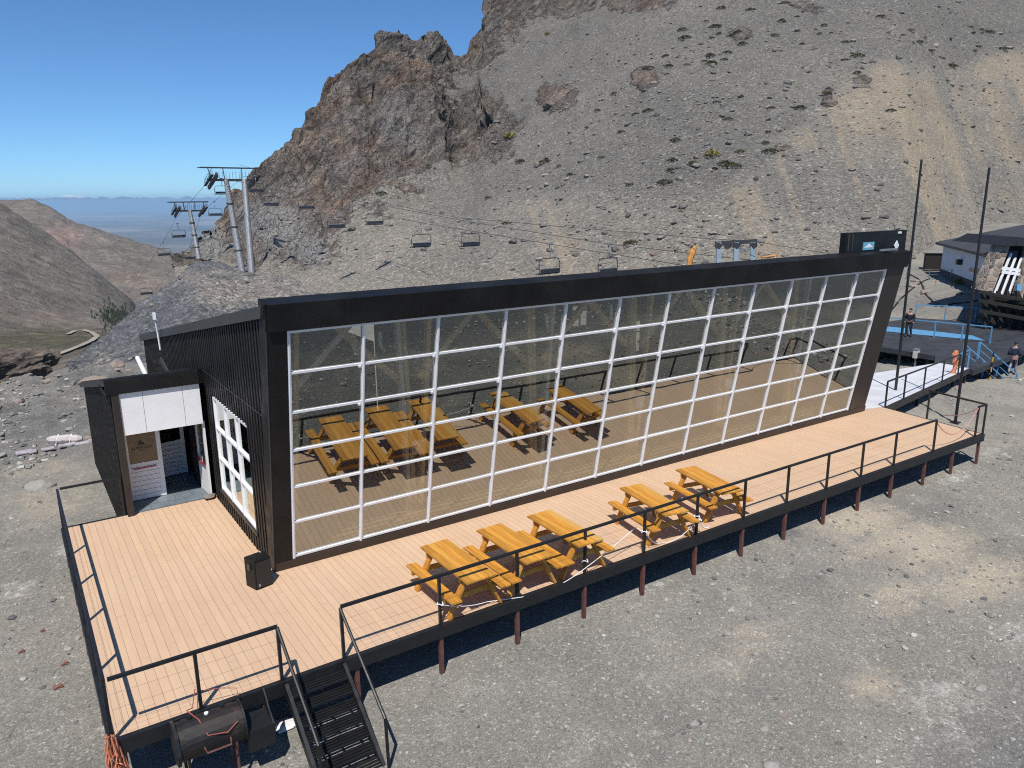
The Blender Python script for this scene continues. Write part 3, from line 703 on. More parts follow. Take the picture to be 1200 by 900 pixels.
# floor and timber frame inside
floor_m = paint('interior_floor', (.58, .46, .31), .5, 0, .15, 2)
m = MB(); m.box(-.29, 19.74, .05, 8.99, -.2, .0); m.box(-.29, 5.88, 8.99, 13.87, -.2, .0); L(m, 'interior_floor', floor_m)
m = MB(); m.box(12, 16.5, 6.6, 7.2, .01, 1.05); L(m, 'bar_counter', dark_timber)
for i, x in enumerate((.25, 3.27, 6.75, 10.1, 13.7, 17.05)):
    m = MB(); a = .95
    zt = RZ(1.0)-.25
    for xo, tx, yo in ((-.12, -.30, 0), (.02, -.16, .03), (.16, .52, .05)): m.bar((x+xo, a+yo, 0), (x+tx, a+yo-.15, zt), .10, .15, up=(0, 1, 0))
    m.box(x-.3, x+.3, a-.12, a+.12, 0, .10)
    L(m, 'timber_post', glulam)
    m = MB()
    for k in ((1,) if i == 0 else (-1,) if i == 5 else (-1, 1)):
        m.bar((x+.25*k, a+.02, 3.3), (x+1.75*k, a-.05, 4.75), .13, .14, up=(0, 1, 0))
    L(m, 'diagonal_brace', glulam)
    m = MB(); m.bar((x+.3, .2, RZ(.2)-.38), (x+.3, 8.9, RZ(8.9)-.38), .16, .28); L(m, 'rafter', glulam)
    m = MB(); m.box(x-.10, x+.18, a-.30, a-.20, 1.58, 1.92); L(m, 'junction_box', white_paint, bevel=.02)
m = MB()
for x in (2.0, 2.6, 6.6, 7.1, 9.2): m.tube([(x, .9, 4.45), (x, .9, 4.15), (x+.06, .8, 4.03)], .05, 8)
L(m, 'spotlight', white_paint)

# ---- entrance annex
AZ = lambda y: 3.16-.203*(y-4.85)
m = MB(); wallpoly(m, -2.34, [(4.86, -1.1), (12.7, -1.1), (12.7, AZ(12.7)), (4.86, AZ(4.86))], .14)
m.box(-2.19, -.55, 12.56, 12.7, -1.1, AZ(12.7)-.02)
L(m, 'annex_wall', black_clad)
m = MB(); y = 5.0
while y < 12.6: m.box(-2.37, -2.34, y-.05, y+.05, -1.0, AZ(y)-.03); y += .25
L(m, 'cladding_rib', black_clad)
m = MB(); m.prism([(-2.46, 4.78, AZ(4.78)+.16), (-2.46, 12.85, AZ(12.85)+.16), (-2.46, 12.85, AZ(12.85)+.005), (-2.46, 4.78, AZ(4.78)+.005)], (2.04-.02, 0, 0)); ar = L(m, 'annex_roof', black_metal)
m = MB(); y = 5.0
for k in range(6):
    x = -2.4+.36*k; m.bar((x, 4.8, AZ(4.8)+.175), (x, 12.8, AZ(12.8)+.175), .03, .03)
m.build('roof_seam', black_metal, ar)
m = MB(); m.box(-2.46, -.46, 4.70, 4.775, 2.98, 3.30); m.box(-2.46, -2.40, 4.78, 6.0, 2.93, 3.0); L(m, 'roof_trim', black_clad)
m = MB(); m.box(-2.345, -2.20, 4.72, 4.855, -.9, 2.98); m.box(-2.2, -.43, 4.90, 5.6, 2.9, 3.0); L(m, 'door_frame', brown_clad)
m = MB(); m.box(-2.2, -1.71, 4.76, 4.86, 1.97, 2.97); m.box(-1.702, -.84, 4.76, 4.86, 1.97, 2.97); m.box(-.832, -.45, 4.76, 4.86, 1.97, 2.97); L(m, 'sign_panel', white_paint, bevel=.003)
slate_floor = NT('slate_floor'); k = slate_floor; pz = k.pos()
br_ = k.n('TexBrick', {'Vector': pz, 'Color1': (.17, .21, .25, 1), 'Color2': (.22, .26, .29, 1), 'Mortar': (.10, .11, .12, 1), 'Scale': 1.0, 'Mortar Size': .006, 'Brick Width': .4, 'Row Height': .4}).outputs[0]
slate_floor = k.pbr(k.mix(.4, br_, k.ramp(k.noise(pz, 5, 5), [(.3, .1), (.7, .4)]), 'OVERLAY'), .5)
m = MB(); m.box(-2.19, -.43, 4.87, 12.5, -.1, .03); L(m, 'entrance_floor', slate_floor)
def leaf(name, hinge, ang, w, zt, parent, filmmat, label=None):
    e = bpy.data.objects.new(name, None); return e
def door_part(name, ox, oy, ang, w, h, glassmat, bar=None):
    ca, sa = math.cos(ang), math.sin(ang); D = np.array([ca, sa, 0]); Nn = np.array([-sa, ca, 0]); O = np.array([ox, oy, .04])
    def bx(m, a0, a1, b0, b1, z0, z1):
        c = O+D*(a0+a1)/2+Nn*(b0+b1)/2+np.array([0, 0, (z0+z1)/2]); m.obox(c, D*(a1-a0)/2, Nn*(b1-b0)/2, (0, 0, (z1-z0)/2))
    m = MB(); g = .95
    bx(m, 0, .10, 0, .05, 0, h); bx(m, w-.10, w, 0, .05, 0, h); bx(m, .10, w-.10, 0, .05, h-.1, h); bx(m, .10, w-.10, 0, .05, g-.08, g)
    zz = 0
    while zz < g-.1: bx(m, .10, w-.10, .005, .045, zz+.006, min(zz+.115, g-.085)); zz += .12
    d = L(m, name, white_paint)
    m = MB(); bx(m, .10, w-.10, .02, .03, g, h-.1); m.build('glass', glassmat, d)
    return d, bx
d1, bx1 = door_part('door', -2.17, 5.62, 0, .84, 1.98, tan_film)
m = MB(); bx1(m, .16, .68, -.02, -.003, .80, .825); m.build('push_bar', paint('red_bar', (.42, .05, .05), .5), d1)
# the emblem and lettering on the glass
inkm = paint('dark_lettering', (.035, .02, .015), .5)
m = MB(); c = np.array([-1.76, 5.635, 1.48])
m.prism([c+np.array([-.07, 0, -.03]), c+np.array([.07, 0, -.05]), c+np.array([.06, 0, .0]), c+np.array([-.02, 0, .08]), c+np.array([-.06, 0, .03])], (0, -.004, 0)); m.build('emblem', inkm, d1)
def text_mesh(txt, size, loc, rot, mat, name, parent, ext=.002, off=(0, 0, 0)):
    cu = bpy.data.curves.new(name, 'FONT'); cu.body = txt; cu.size = size; cu.align_x = 'CENTER'; cu.extrude = ext
    to = bpy.data.objects.new(name+'_curve', cu); col.objects.link(to)
    dg = bpy.context.evaluated_depsgraph_get(); me = bpy.data.meshes.new_from_object(to.evaluated_get(dg))
    bpy.data.objects.remove(to); bpy.data.curves.remove(cu); me.materials.clear(); me.materials.append(mat)
    o = bpy.data.objects.new(name, me); col.objects.link(o); o.parent = parent; o.matrix_parent_inverse = Matrix(); KID.setdefault(parent.name_full, []).append(o)
    o.location = loc; o.rotation_euler = rot; return o
text_mesh('EL REFUGIO', .085, (-1.76, 5.634, 1.335), (R(90), 0, 0), inkm, 'lettering', d1)
m = MB(); m.box(-1.82, -1.70, 5.632, 5.636, 1.295, 1.305); m.build('small_print', inkm, d1)
dark_glass = glass_mat('dark_door_glass', (.10, .10, .10), .06, .5)
d2, bx2 = door_part('door', -.50, 5.62, R(-87), .80, 1.98, clear_glass)
m = MB(); bx2(m, .12, .68, -.06, -.03, .83, .86); bx2(m, .12, .15, -.05, 0, .80, .9); bx2(m, .65, .68, -.05, 0, .80, .9); m.build('push_bar', paint('dark_red_bar', (.30, .03, .05), .5), d2)
m = MB(); bx2(m, .66, .72, -.05, 0, .9, 1.05); m.build('handle', black_metal, d2)
d3, bx3 = door_part('door', -1.32, 6.95, R(10), .80, 1.98, dark_glass)
m = MB(); bx3(m, .03, .06, -.05, 0, .85, 1.05); m.build('handle', black_metal, d3)
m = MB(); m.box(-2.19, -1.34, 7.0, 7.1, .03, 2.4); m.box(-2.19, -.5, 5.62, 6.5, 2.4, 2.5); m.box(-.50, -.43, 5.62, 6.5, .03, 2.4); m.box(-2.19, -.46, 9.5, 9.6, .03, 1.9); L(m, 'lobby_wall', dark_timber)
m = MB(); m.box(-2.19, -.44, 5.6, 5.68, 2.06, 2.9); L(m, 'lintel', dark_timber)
o = MB().ico((-.50, 4.80, .07), .14, .2, .5, 5).build('door_stone', boulder_m); tag(o, 'small grey stone holding the open white door', 'stone')

# ---- roof sign
sg = empty('roof_sign', (18.5, -.75, 5.6), 0, 'black sign board with a blue and a white emblem on the roof corner', 'sign')
def off(mbx, e):                      # meshes are written in world coordinates; the parent sits at its own base
    return mbx
def P_(mbx, name, mat, e, **k):
    o = mbx.build(name, mat, e, **k); o.matrix_parent_inverse = (Matrix.Translation(e.location) @ e.rotation_euler.to_matrix().to_4x4()).inverted(); return o
m = MB(); m.box(16.95, 20.2, -.70, -.5, 5.30, 6.13); P_(m, 'board', black_clad, sg)
m = MB(); m.box(17.05, 17.09, -.72, -.70, 5.6, 6.1); m.box(17.25, 17.28, -.72, -.70, 5.6, 6.1); P_(m, 'trim', grey_trim, sg)
def spx(u, v, y=-.72): return ony(u, v, y)
m = MB(); a, b = spx(1012.3, 284.2), spx(1024, 292.3); m.box(a[0], b[0], -.72, -.70, b[2], a[2]+.0); lb = P_(m, 'blue_label', paint('blue_label', (.16, .40, .52), .5), sg)
cx_, cz_ = (a[0]+b[0])/2, (a[2]+b[2])/2; w_, h_ = b[0]-a[0], a[2]-b[2]
m = MB(); m.prism([(cx_-.40*w_, -.72, cz_-.20*h_), (cx_+.40*w_, -.72, cz_-.20*h_), (cx_+.22*w_, -.72, cz_+.05*h_), (cx_+.02*w_, -.72, cz_+.32*h_), (cx_-.14*w_, -.72, cz_+.10*h_)], (0, -.006, 0)); m.build('emblem', white_paint, lb).matrix_parent_inverse = Matrix()
m = MB(); c = spx(1050.2, 287.6); s_ = .13
m.prism([c+np.array([-s_, 0, 0]), c+np.array([0, 0, -s_*1.4]), c+np.array([s_, 0, 0]), c+np.array([.0, 0, s_*1.2])], (0, -.02, 0))
m.box(c[0]-.17, c[0]+.17, -.74, -.72, c[2]-.30, c[2]-.21); P_(m, 'white_emblem', white_paint, sg)
m = MB(); m.box(c[0]+.06, c[0]+.2, -.74, -.70, 6.03, 6.09); P_(m, 'lamp', white_paint, sg)
m = MB(); q = spx(1022, 293.2); m.box(q[0], q[0]+.95, -1.0, -.96, q[2]-.02, q[2]+.04); P_(m, 'bracket', steel, sg)

# ================================================================== DECK
deck = empty('deck', (8, -3.5, -.95), 0, 'long raised deck of pale pinkish boards on thin steel posts in front of the lodge', 'deck')
m = MB(); poly = [(-3.62, -3.6), (20.5, -3.6), (20.95, -.05), (20.05, .02), (-.42, .02), (-.42, 4.86), (-3.62, 4.86)]
m.prism([(x, y, -.03) for x, y in [(-3.62, -3.58), (20.5, -3.58), (20.95, -.05), (20.05, .10), (-.30, .10), (-.30, .12), (-3.62, .12)]], (0, 0, .03))
m.prism([(-3.62, .12, -.03), (-.30, .12, -.03), (-.30, 4.86, -.03), (-3.62, 4.86, -.03)], (0, 0, .03))
P_(m, 'deck_boards', deck_m, deck)
m = MB(); m.box(-3.72, 20.55, -3.68, -3.585, -.22, .012); m.box(-3.72, -3.625, -3.585, 4.9, -.22, .012); m.box(-3.62, -2.36, 4.865, 4.93, -.2, .010); m.bar((20.55, -3.58, -.11), (21.0, -.05, -.11), .08, .2); P_(m, 'edge_beam', black_metal, deck)
m = MB()
for x in np.arange(-3, 20.5, 1.2): m.box(x-.04, x+.04, -3.5, -.1, -.19, -.035)
m.box(-3.6, 20.4, -1.9, -1.8, -.30, -.19); P_(m, 'joist', dark_timber, deck)
m = MB(); m.box(-.3, 20.0, .14, .24, -1.1, -.04); P_(m, 'foundation_wall', paint('shade_dark_foundation', (.03, .03, .03), .9, 0, .2, 3, .3), deck)  # foundation colour darkened to stand in for the black shade under the deck
FX = [-3.55, -1.6, -.1, 1.47, 3.09, 4.70, 6.28, 7.84, 9.40, 10.96, 12.54, 14.04, 15.58, 17.26, 18.82, 20.36]
for x in FX:
    m = MB(); m.box(x-.035, x+.035, -3.655, -3.585, -1.12, -.22); P_(m, 'support_post', rust_post, deck)
for y in (-1.7, .6, 1.4, 2.8, 4.0, 4.85):
    m = MB(); m.box(-3.70, -3.63, y-.035, y+.035, -1.2, -.22); P_(m, 'support_post', rust_post, deck)
for x in FX[1::2]:
    m = MB(); m.box(x-.04, x+.04, -1.9, -1.82, -1.1, -.30); P_(m, 'support_post', rust_post, deck)

# ---- railings: posts, top rail, thin wires
def railing(name, pts, posts, label, cat='railing', h=.95, mat=black_metal, wires=3, r=.024, skip_last=False, drop=0.0, top_r=None, group=None):
    e = empty(name, tuple(np.mean(np.array(pts), 0)), 0, label, cat, group)
    m = MB(); pp = [np.array(p)+np.array([0, 0, h]) for p in pts]
    for a, b in zip(pp[:-1], pp[1:]): m.bar(a, b, r*2, r*2)
    P_(m, 'top_rail', mat, e)
    for q in posts:
        m = MB(); q = np.array(q); m.box(q[0]-r, q[0]+r, q[1]-r, q[1]+r, q[2]-drop, q[2]+h-r); P_(m, 'rail_post', mat, e)
    for k in range(wires):
        m = MB(); z = h*(k+1)/(wires+1)
        for a, b in zip(pts[:-1], pts[1:]): m.tube([np.array(a)+np.array([0, 0, z]), np.array(b)+np.array([0, 0, z])], .0017, 4)
        P_(m, 'wire', black_metal, e)
    return e
yL = -3.63
railing('railing', [(-3.67, 4.85, 0), (-3.67, -3.63, 0)], [(-3.67, y, 0) for y in (4.85, 3.2, 1.6, 0, -1.75, -3.63)], 'black side railing along the left end of the deck')
railing('railing', [(-3.62, 4.89, 0), (-2.37, 4.89, 0)], [(-2.40, 4.89, 0)], 'short black railing between the side railing and the entrance annex', wires=0)
railing('railing', [(-3.62, yL, 0), (-1.31, yL, 0)], [(-2.5, yL, 0), (-1.31, yL, 0)], 'short black front railing above the rusty barrel smoker')
railing('railing', [(-.30, yL, 0), (17.62, yL, 0)], [(x, yL, 0) for x in [-.30]+FX[3:13]+[17.62]], 'long black front railing beside the sunlit picnic tables')
railing('railing', [(20.0, yL, 0), (20.5, yL, 0), (20.80, -1.70, 0)], [(20.03, yL, 0), (20.5, yL, 0), (20.78, -1.75, 0)], 'short black corner railing at the far right end of the deck', wires=0)

# ---- stairs
st = empty('stairs', (-.8, -4.3, -1.0), 0, 'black open steel stairs down from the deck to the gravel', 'stairs')
SA, SB = np.array([0, -3.70, -.06]), np.array([0, -5.30, -1.12]); 
for x in (-1.28, -.34):
    m = MB(); m.bar(SA+np.array([x, 0, 0]), SB+np.array([x, 0, 0]), .055, .17); P_(m, 'stringer', black_metal, st)
nT = 8
for i in range(nT):
    t = (i+.6)/nT; c = SA*(1-t)+SB*t
    m = MB()
    for k in range(4): m.box(-1.25, -.37, c[1]-.12+k*.065, c[1]-.12+k*.065+.03, c[2]-.015, c[2]+.02)
    for x in (-1.1, -.8, -.5): m.box(x-.015, x+.015, c[1]-.12, c[1]+.10, c[2]-.035, c[2]-.016)
    P_(m, 'tread', black_metal, st)
for x in (-1.31, -.31):
    m = MB(); a = np.array([x, -3.63, .93]); b = np.array([x, -5.22, -.10]); m.tube([a, b], .026, 8); m.tube([b, np.array([x, -5.26, -1.05])], .026, 8); P_(m, 'handrail', black_metal, st)

# ---- picnic tables
def make_table():
    e = empty('picnic_table', (0, 0, 0))
    m = MB(); w = .147
    for k in range(4): x = -.3+k*.1497; m.box(x, x+w, -.88+random.uniform(-.012, .012), .88+random.uniform(-.012, .012), .705, .745)
    m.build('tabletop', pine, e, bevel=.004)
    for s in (-1, 1):
        m = MB()
        for k in range(2): x = s*.51-.104+k*.106; m.box(x, x+.102, -.88+random.uniform(-.012, .012), .88+random.uniform(-.012, .012), .415, .452)
        m.build('bench', pine, e, bevel=.004)
    for y in (-.62, .62):
        for s in (-1, 1):
            m = MB(); m.bar((s*.19, y, .68), (s*.54, y, .0), .045, .13, up=(0, 1, 0)); 
            m.build('leg', pine_leg, e)
        m = MB(); m.box(-.60, .60, y+.024, y+.068, .315, .413); m.build('bench_beam', pine, e)
        m = MB(); m.box(-.28, .28, y+.024, y+.068, .61, .704); m.build('top_beam', pine, e)
    return e
proto = make_table()
TB = [(2.22, -2.92, .3, 'leftmost picnic table, set close beside the tables on its right'),
      (3.49, -2.90, 0, 'picnic table in the middle of the close row of three'),
      (4.725, -2.91, -.3, 'rightmost picnic table of the close row of three'),
      (7.25, -2.86, -9, 'picnic table standing alone between the row of three and the farthest table'),
      (9.15, -2.74, -10, 'farthest picnic table, nearest the right end of the deck')]
for i, (x, y, a, lab) in enumerate(TB):
    o = proto if i == 0 else copy_tree(proto)
    o.location = (x, y, .002); o.rotation_euler = (0, 0, R(a)); tag(o, lab, 'picnic table', 'wooden picnic tables on the deck')

# ---- loudspeaker
sp_ = empty('loudspeaker', (-.70, -.38, 0), R(12), 'black loudspeaker standing on the deck at the corner of the lodge', 'loudspeaker')
m = MB(); m.prism([(-.17, -.14, 0), (.17, -.14, 0), (.20, .2, 0), (-.20, .2, 0)], (0, 0, .60)); m.build('cabinet', black_clad, sp_, bevel=.012)
m = MB(); m.box(-.15, .15, -.155, -.142, .04, .56); m.build('grille', black_metal, sp_)
m = MB(); m.box(-.12, -.08, -.16, -.156, .06, .12); m.build('badge', steel, sp_)
m = MB(); m.box(-.215, -.19, -.02, .06, .38, .50); m.build('handle', grey_trim, sp_)
cb = MB().tube([(-.62, -.2, .62), (-.55, -.25, .3), (-.5, -.2, .02), (-.42, -.15, .01)], .012, 5).build('speaker_cable', white_paint); tag(cb, 'short white cable behind the loudspeaker', 'cable')

# ---- barrel smoker
sm = empty('barrel_smoker', (-2.5, -4.05, -.95), 0, 'black barrel smoker with a side firebox in front of the deck', 'smoker')
iron = NT('sooty_iron'); k = iron; pz = k.pos(); nz = k.noise(pz, 5, 7, .7)
iron = k.pbr(k.ramp(nz, [(.45, (.016, .015, .015)), (.62, (.03, .022, .019)), (.74, (.10, .045, .028))]), .55, .2, k.bump(nz, .3, .01))
cz = -.10; cy = -4.04; xa, xb = -2.92, -2.06; rr_ = .27
m = MB(); n = 28
def ringpt(x, a, r): return (x, cy+r*math.cos(a), cz+r*math.sin(a))
m.tube([(xa, cy, cz), (xb, cy, cz)], rr_, n); P_(m, 'barrel', iron, sm)
m = MB()
for k_ in range(8):
    a0 = R(35+k_*16); a1 = R(35+(k_+1)*16)
    m.add([ringpt(xa+.08, a0, rr_+.012), ringpt(xb-.06, a0, rr_+.012), ringpt(xb-.06, a1, rr_+.012), ringpt(xa+.08, a1, rr_+.012)], [(0, 1, 2, 3)])
P_(m, 'lid', iron, sm)
m = MB(); m.tube([(xa-.045, cy, cz), (xa-.002, cy, cz)], rr_+.05, 8); m.tube([(xb+.002, cy, cz), (xb+.03, cy, cz)], rr_+.02, n); P_(m, 'end_plate', black_metal, sm)
m = MB()
for x in (xa+.2, xb-.22): m.tube([(x, cy+.05, cz+rr_), (x, cy+.05, cz+rr_+.05)], .035, 8)
P_(m, 'hinge', black_metal, sm)
m = MB(); m.tube([(-2.50, cy+.02, cz+rr_+.005), (-2.50, cy+.02, cz+rr_+.03)], .03, 10); P_(m, 'thermometer', white_paint, sm)
m = MB(); m.tube([(xa+.3, cy-rr_*.9, cz-.02), (xa+.32, cy-rr_-.1, cz-.06), (xb-.22, cy-rr_-.1, cz-.06), (xb-.2, cy-rr_*.9, cz-.02)], .014, 6); P_(m, 'handle', rust_post, sm)
m = MB(); m.box(xb+.035, xb+.42, cy-.24, cy+.2, cz-.42, cz-.08); m.prism([(xb+.40, cy-.24, cz-.08), (xb+.40, cy+.2, cz-.08), (xb+.40, cy+.2, cz+.24), (xb+.40, cy+.10, cz+.17), (xb+.40, cy-.02, cz+.04), (xb+.40, cy-.1, cz+.0)], (.02, 0, 0)); P_(m, 'firebox', black_metal, sm)
for x in (xa+.10, xb-.12):
    for y in (cy-.2, cy+.2):
        m = MB(); m.tube([(x, y, cz-.16), (x, y, -1.0)], .022, 8); P_(m, 'leg', rust_post if x > -2.5 else iron, sm)
m = MB(); pts = [(-2.55, -3.60, .35), (-2.62, -3.68, .12), (-2.72, -3.8, .19), (-2.62, -4.1, .19), (-2.55, -4.30, .03), (-2.3, -4.34, .0), (-2.15, -4.3, .08)]
m.tube(pts, .008, 5); m.tube([(-2.5, -3.6, .3), (-2.2, -3.62, .24), (-1.98, -3.62, .15), (-2.0, -3.75, .1)], .006, 5); m.tube([(-2.52, -3.62, .28), (-2.56, -3.66, .05), (-2.5, -3.58, .3)], .006, 5)
tag(m.build('orange_string', paint('orange_string', (.36, .09, .06), .7)), 'thin orange string tied over the barrel smoker and the railing post', 'string')
# netting
m = MB(); r_ = random.Random(3)
for k_ in range(26):
    p = np.array([-3.70+r_.uniform(-.07, .09), -3.70+r_.uniform(-.06, .02), .12+r_.uniform(-.1, .08)]); pts = [p]
    for j in range(7): p = p+np.array([r_.uniform(-.05, .055), r_.uniform(-.05, .02), -.17+r_.uniform(-.05, .06)]); pts.append(p)
    m.tube(pts, .011, 4)
for k_ in range(16):
    p = np.array([-3.70+r_.uniform(-.1, .1), -3.74+r_.uniform(-.1, .03), r_.uniform(-.95, .12)]); m.tube([p, p+np.array([r_.uniform(-.1, .1), r_.uniform(-.08, .08), r_.uniform(-.08, .08)]), p+np.array([r_.uniform(-.14, .14), r_.uniform(-.1, .1), r_.uniform(-.12, .02)])], .010, 4)
tag(m.build('safety_netting', paint('orange_netting', (.55, .20, .11), .7, 0, .3, 20)), 'crumpled orange safety netting hanging from the front left deck corner', 'netting')
# rope
def sag(a, b, s, n=12):
    a = np.array(a); b = np.array(b); return [a+(b-a)*t-np.array([0, 0, 4*s*t*(1-t)]) for t in np.linspace(0, 1, n)]
m = MB(); pr = lambda x, z: (x, yL-.03, z)
m.tube(sag(pr(1.47, .42), (2.5, -3.5, .06), .06)+sag((2.5, -3.5, .06), pr(3.09, .03), .0)[1:]+sag(pr(3.09, .03), pr(4.70, .16), .12)[1:]+sag(pr(4.70, .16), (6.2, -3.45, .55), .02)[1:]+sag((6.2, -3.45, .55), pr(6.28, .5), .02, 3)[1:]+sag(pr(6.28, .5), (6.9, -3.5, .02), .1)[1:]+sag((6.9, -3.5, .02), pr(7.84, .40), .15)[1:], .008, 5)
for x, z in ((1.47, .42), (4.70, .3), (7.84, .45), (7.9, .35), (6.28, .5)): m.tube([(x+.06*math.cos(t), yL+.06*math.sin(t), z+.03*math.sin(2*t)) for t in np.linspace(0, 6.3, 10)], .010, 5)
m.tube(sag((7.84, yL-.03, .4), (8.2, yL-.03, .12), .1), .012, 5)
tag(m.build('rope', white_paint), 'white rope looped along the foot of the front railing', 'rope')
m = MB(); m.tube(sag((17.66, yL, .85), (20.0, yL, .9), .55)+sag((20.0, yL, .9), (21.3, -2.0, .1), .1)[1:], .012, 5); tag(m.build('marker_cord', paint('red_white_cord', (.55, .25, .22), .6)), 'pale red cord sagging across the gap at the far right of the railing', 'cord')
# ================================================================== RAMP, PLATFORM AND WHAT STANDS ON THE RIGHT
def gz(x, y): return float(pad_z(np.array([x]), np.array([y]))[0])
ramp_m = paint('pale_ramp_mat', (.60, .62, .66), .6, 0, .12, .9)
rmp = empty('access_ramp', (28, 3, -1.4), 0, 'pale grey ramp leading from the deck end to the black platform', 'ramp')
rz = lambda x: -.02-1.35*(x-20.6)/(36.2-20.6)
m = MB(); po = [(20.06, .14), (21.15, -.02), (36.2, 4.2), (36.2, 5.75), (25.0, 4.3), (20.06, 2.2)]
n_ = len(po); vs_ = [(x, y, rz(x)) for x, y in po]+[(x, y, rz(x)-.10) for x, y in po]
m.add(vs_, [tuple(range(n_)), tuple(range(2*n_-1, n_-1, -1))]+[(i, n_+i, n_+(i+1) % n_, (i+1) % n_) for i in range(n_)]); P_(m, 'ramp_surface', ramp_m, rmp)
m = MB(); m.bar((21.1, -.07, rz(21.1)-.12), (36.2, 4.14, rz(36.2)-.12), .08, .25); P_(m, 'edge_beam', black_metal, rmp)
for t in (.12, .35, .58, .8, .97):
    x, y = 21.15+15.05*t, 4.22*t; m = MB(); m.box(x-.05, x+.05, y+.02, y+.12, gz(x, y)-.1, rz(x)-.14); P_(m, 'support_post', rust_post if t > .7 else black_metal, rmp)
rp = [(21.2+15*t, -.06+4.2*t, rz(21.2+15*t)) for t in (0, .16, .36, .58, .80)]
railing('railing', rp, rp, 'black railing along the front edge of the pale ramp', wires=1)
rp2 = [(33.4, 3.4, rz(33.4)), (35.9, 4.15, rz(35.9))]
railing('railing', rp2, rp2, 'short blue railing at the lower end of the pale ramp', mat=blue_paint, wires=0)
plat = empty('platform', (44, 9, -2.5), 0, 'low black boarding platform with a blue stripe, beyond the pale ramp', 'platform')
PZ = -1.46
m = MB(); po = [(36.25, 4.0), (36.25, 6.0), (38.3, 7.0), (38.3, 15.5), (50.5, 15.0), (53.5, 8.0), (48.5, 5.6), (42.0, 4.6)]
m.prism([(x, y, PZ-.28) for x, y in po], (0, 0, .28)); P_(m, 'platform_deck', rubber, plat)
m = MB(); m.prism([(x, y, PZ+.004) for x, y in [(43.2, 13.6), (45.3, 14.6), (46.3, 8.9), (45.1, 7.6)]], (0, 0, .012)); P_(m, 'blue_stripe', blue_paint, plat)
for (x, y) in ((38.6, 7.5), (38.6, 10.5), (38.6, 14), (41, 5.2), (45, 5.6), (50, 7.5)):
    m = MB(); m.box(x-.1, x+.1, y-.1, y+.1, gz(x, y)-.2, PZ-.285); P_(m, 'support_post', black_metal, plat)
def brail(label, pts, n, wires=0, h=1.0, r=.03):
    P0, P1 = np.array(pts[0]), np.array(pts[1]); return railing('railing', pts, [P0+(P1-P0)*t for t in np.linspace(0, 1, n)], label, mat=blue_paint, wires=wires, h=h, r=r)
e_ = brail('blue railing between the walkers and the blue stripe on the platform', [(43.0, 12.9, PZ), (44.4, 7.0, PZ)], 5)
brail('blue railing along the far side of the black platform', [(50.3, 14.8, PZ), (53.3, 8.0, PZ)], 5, wires=1)
# lower stairs with blue handrails
s0 = onz(1128, 424, PZ); s1 = onz(1172, 462, -3.2); dv = s1-s0; wv = np.array([1.25, -.1, 0])*1.1
ls = empty('platform_stairs', tuple(s1), 0, 'dark stairs with blue handrails going down from the platform to the ground', 'stairs')
for i in range(9):
    t = (i+.7)/9; c = s0+dv*t+wv*.5; hx = wv*.5; q = dv*[1, 1, 0]; q /= np.linalg.norm(q)
    m = MB(); m.obox(c, hx, q*.13, (0, 0, .03)); P_(m, 'tread', dark_timber, ls)
for s_ in (0, 1):
    m = MB(); m.bar(s0+wv*s_, s1+wv*s_, .06, .2); P_(m, 'stringer', black_metal, ls)
    m = MB(); a = s0+wv*s_+np.array([0, 0, .95]); b = s1+wv*s_+np.array([0, 0, .95]); m.bar(a, b, .05, .05); m.bar(a-np.array([0, 0, .4]), b-np.array([0, 0, .4]), .03, .03); P_(m, 'handrail', blue_paint, ls)
    for t in (0, .5, 1):
        m = MB(); c = s0+wv*s_+dv*t; m.box(c[0]-.045, c[0]+.045, c[1]-.045, c[1]+.045, c[2]-.1, c[2]+.93); P_(m, 'rail_post', blue_paint, ls)
# retaining wall of stones
rw_m = NT('rubble_wall'); k = rw_m; pz = k.pos(); vv_ = k.vor(pz, 2.6); ve = k.vor(pz, 2.6, 'DISTANCE_TO_EDGE').outputs[0]
cs = k.n('SeparateColor', {0: vv_.outputs['Color']}).outputs[0]
rw_m = k.pbr(k.mix(k.ramp(ve, [(.02, 1), (.07, 0)]), k.ramp(cs, [(0, (.13, .10, .08)), (.5, (.26, .20, .15)), (1, (.36, .30, .24))]), (.30, .29, .27)), .9, 0, k.bump(k.math('MINIMUM', ve, .15), .8, .3))
a, b = onz(1104, 455, -1.95), onz(1225, 497, -1.95)
m = MB(); N_ = 24; r_ = random.Random(5); pv_ = None; dd = (b-a)/np.linalg.norm(b-a); nn_ = np.array([-dd[1], dd[0], 0])
V_ = []; F_ = []
for i in range(N_+1):
    c = a+(b-a)*i/N_+np.array([0, 0, r_.uniform(-.05, .05)])
    V_ += [c-nn_*.30+np.array([0, 0, -1.5]), c-nn_*(.26+r_.uniform(-.04, .04)), c+nn_*(.26+r_.uniform(-.04, .04)), c+nn_*.3+np.array([0, 0, -1.5])]
for i in range(N_):
    for j in range(3): F_.append((i*4+j, i*4+j+1, (i+1)*4+j+1, (i+1)*4+j))
m.add(V_, F_+[(0, 3, 2, 1), tuple(N_*4+j for j in range(4))]); o = m.build('retaining_wall', rw_m); tag(o, 'low rubble stone retaining wall below the platform stairs', 'wall')
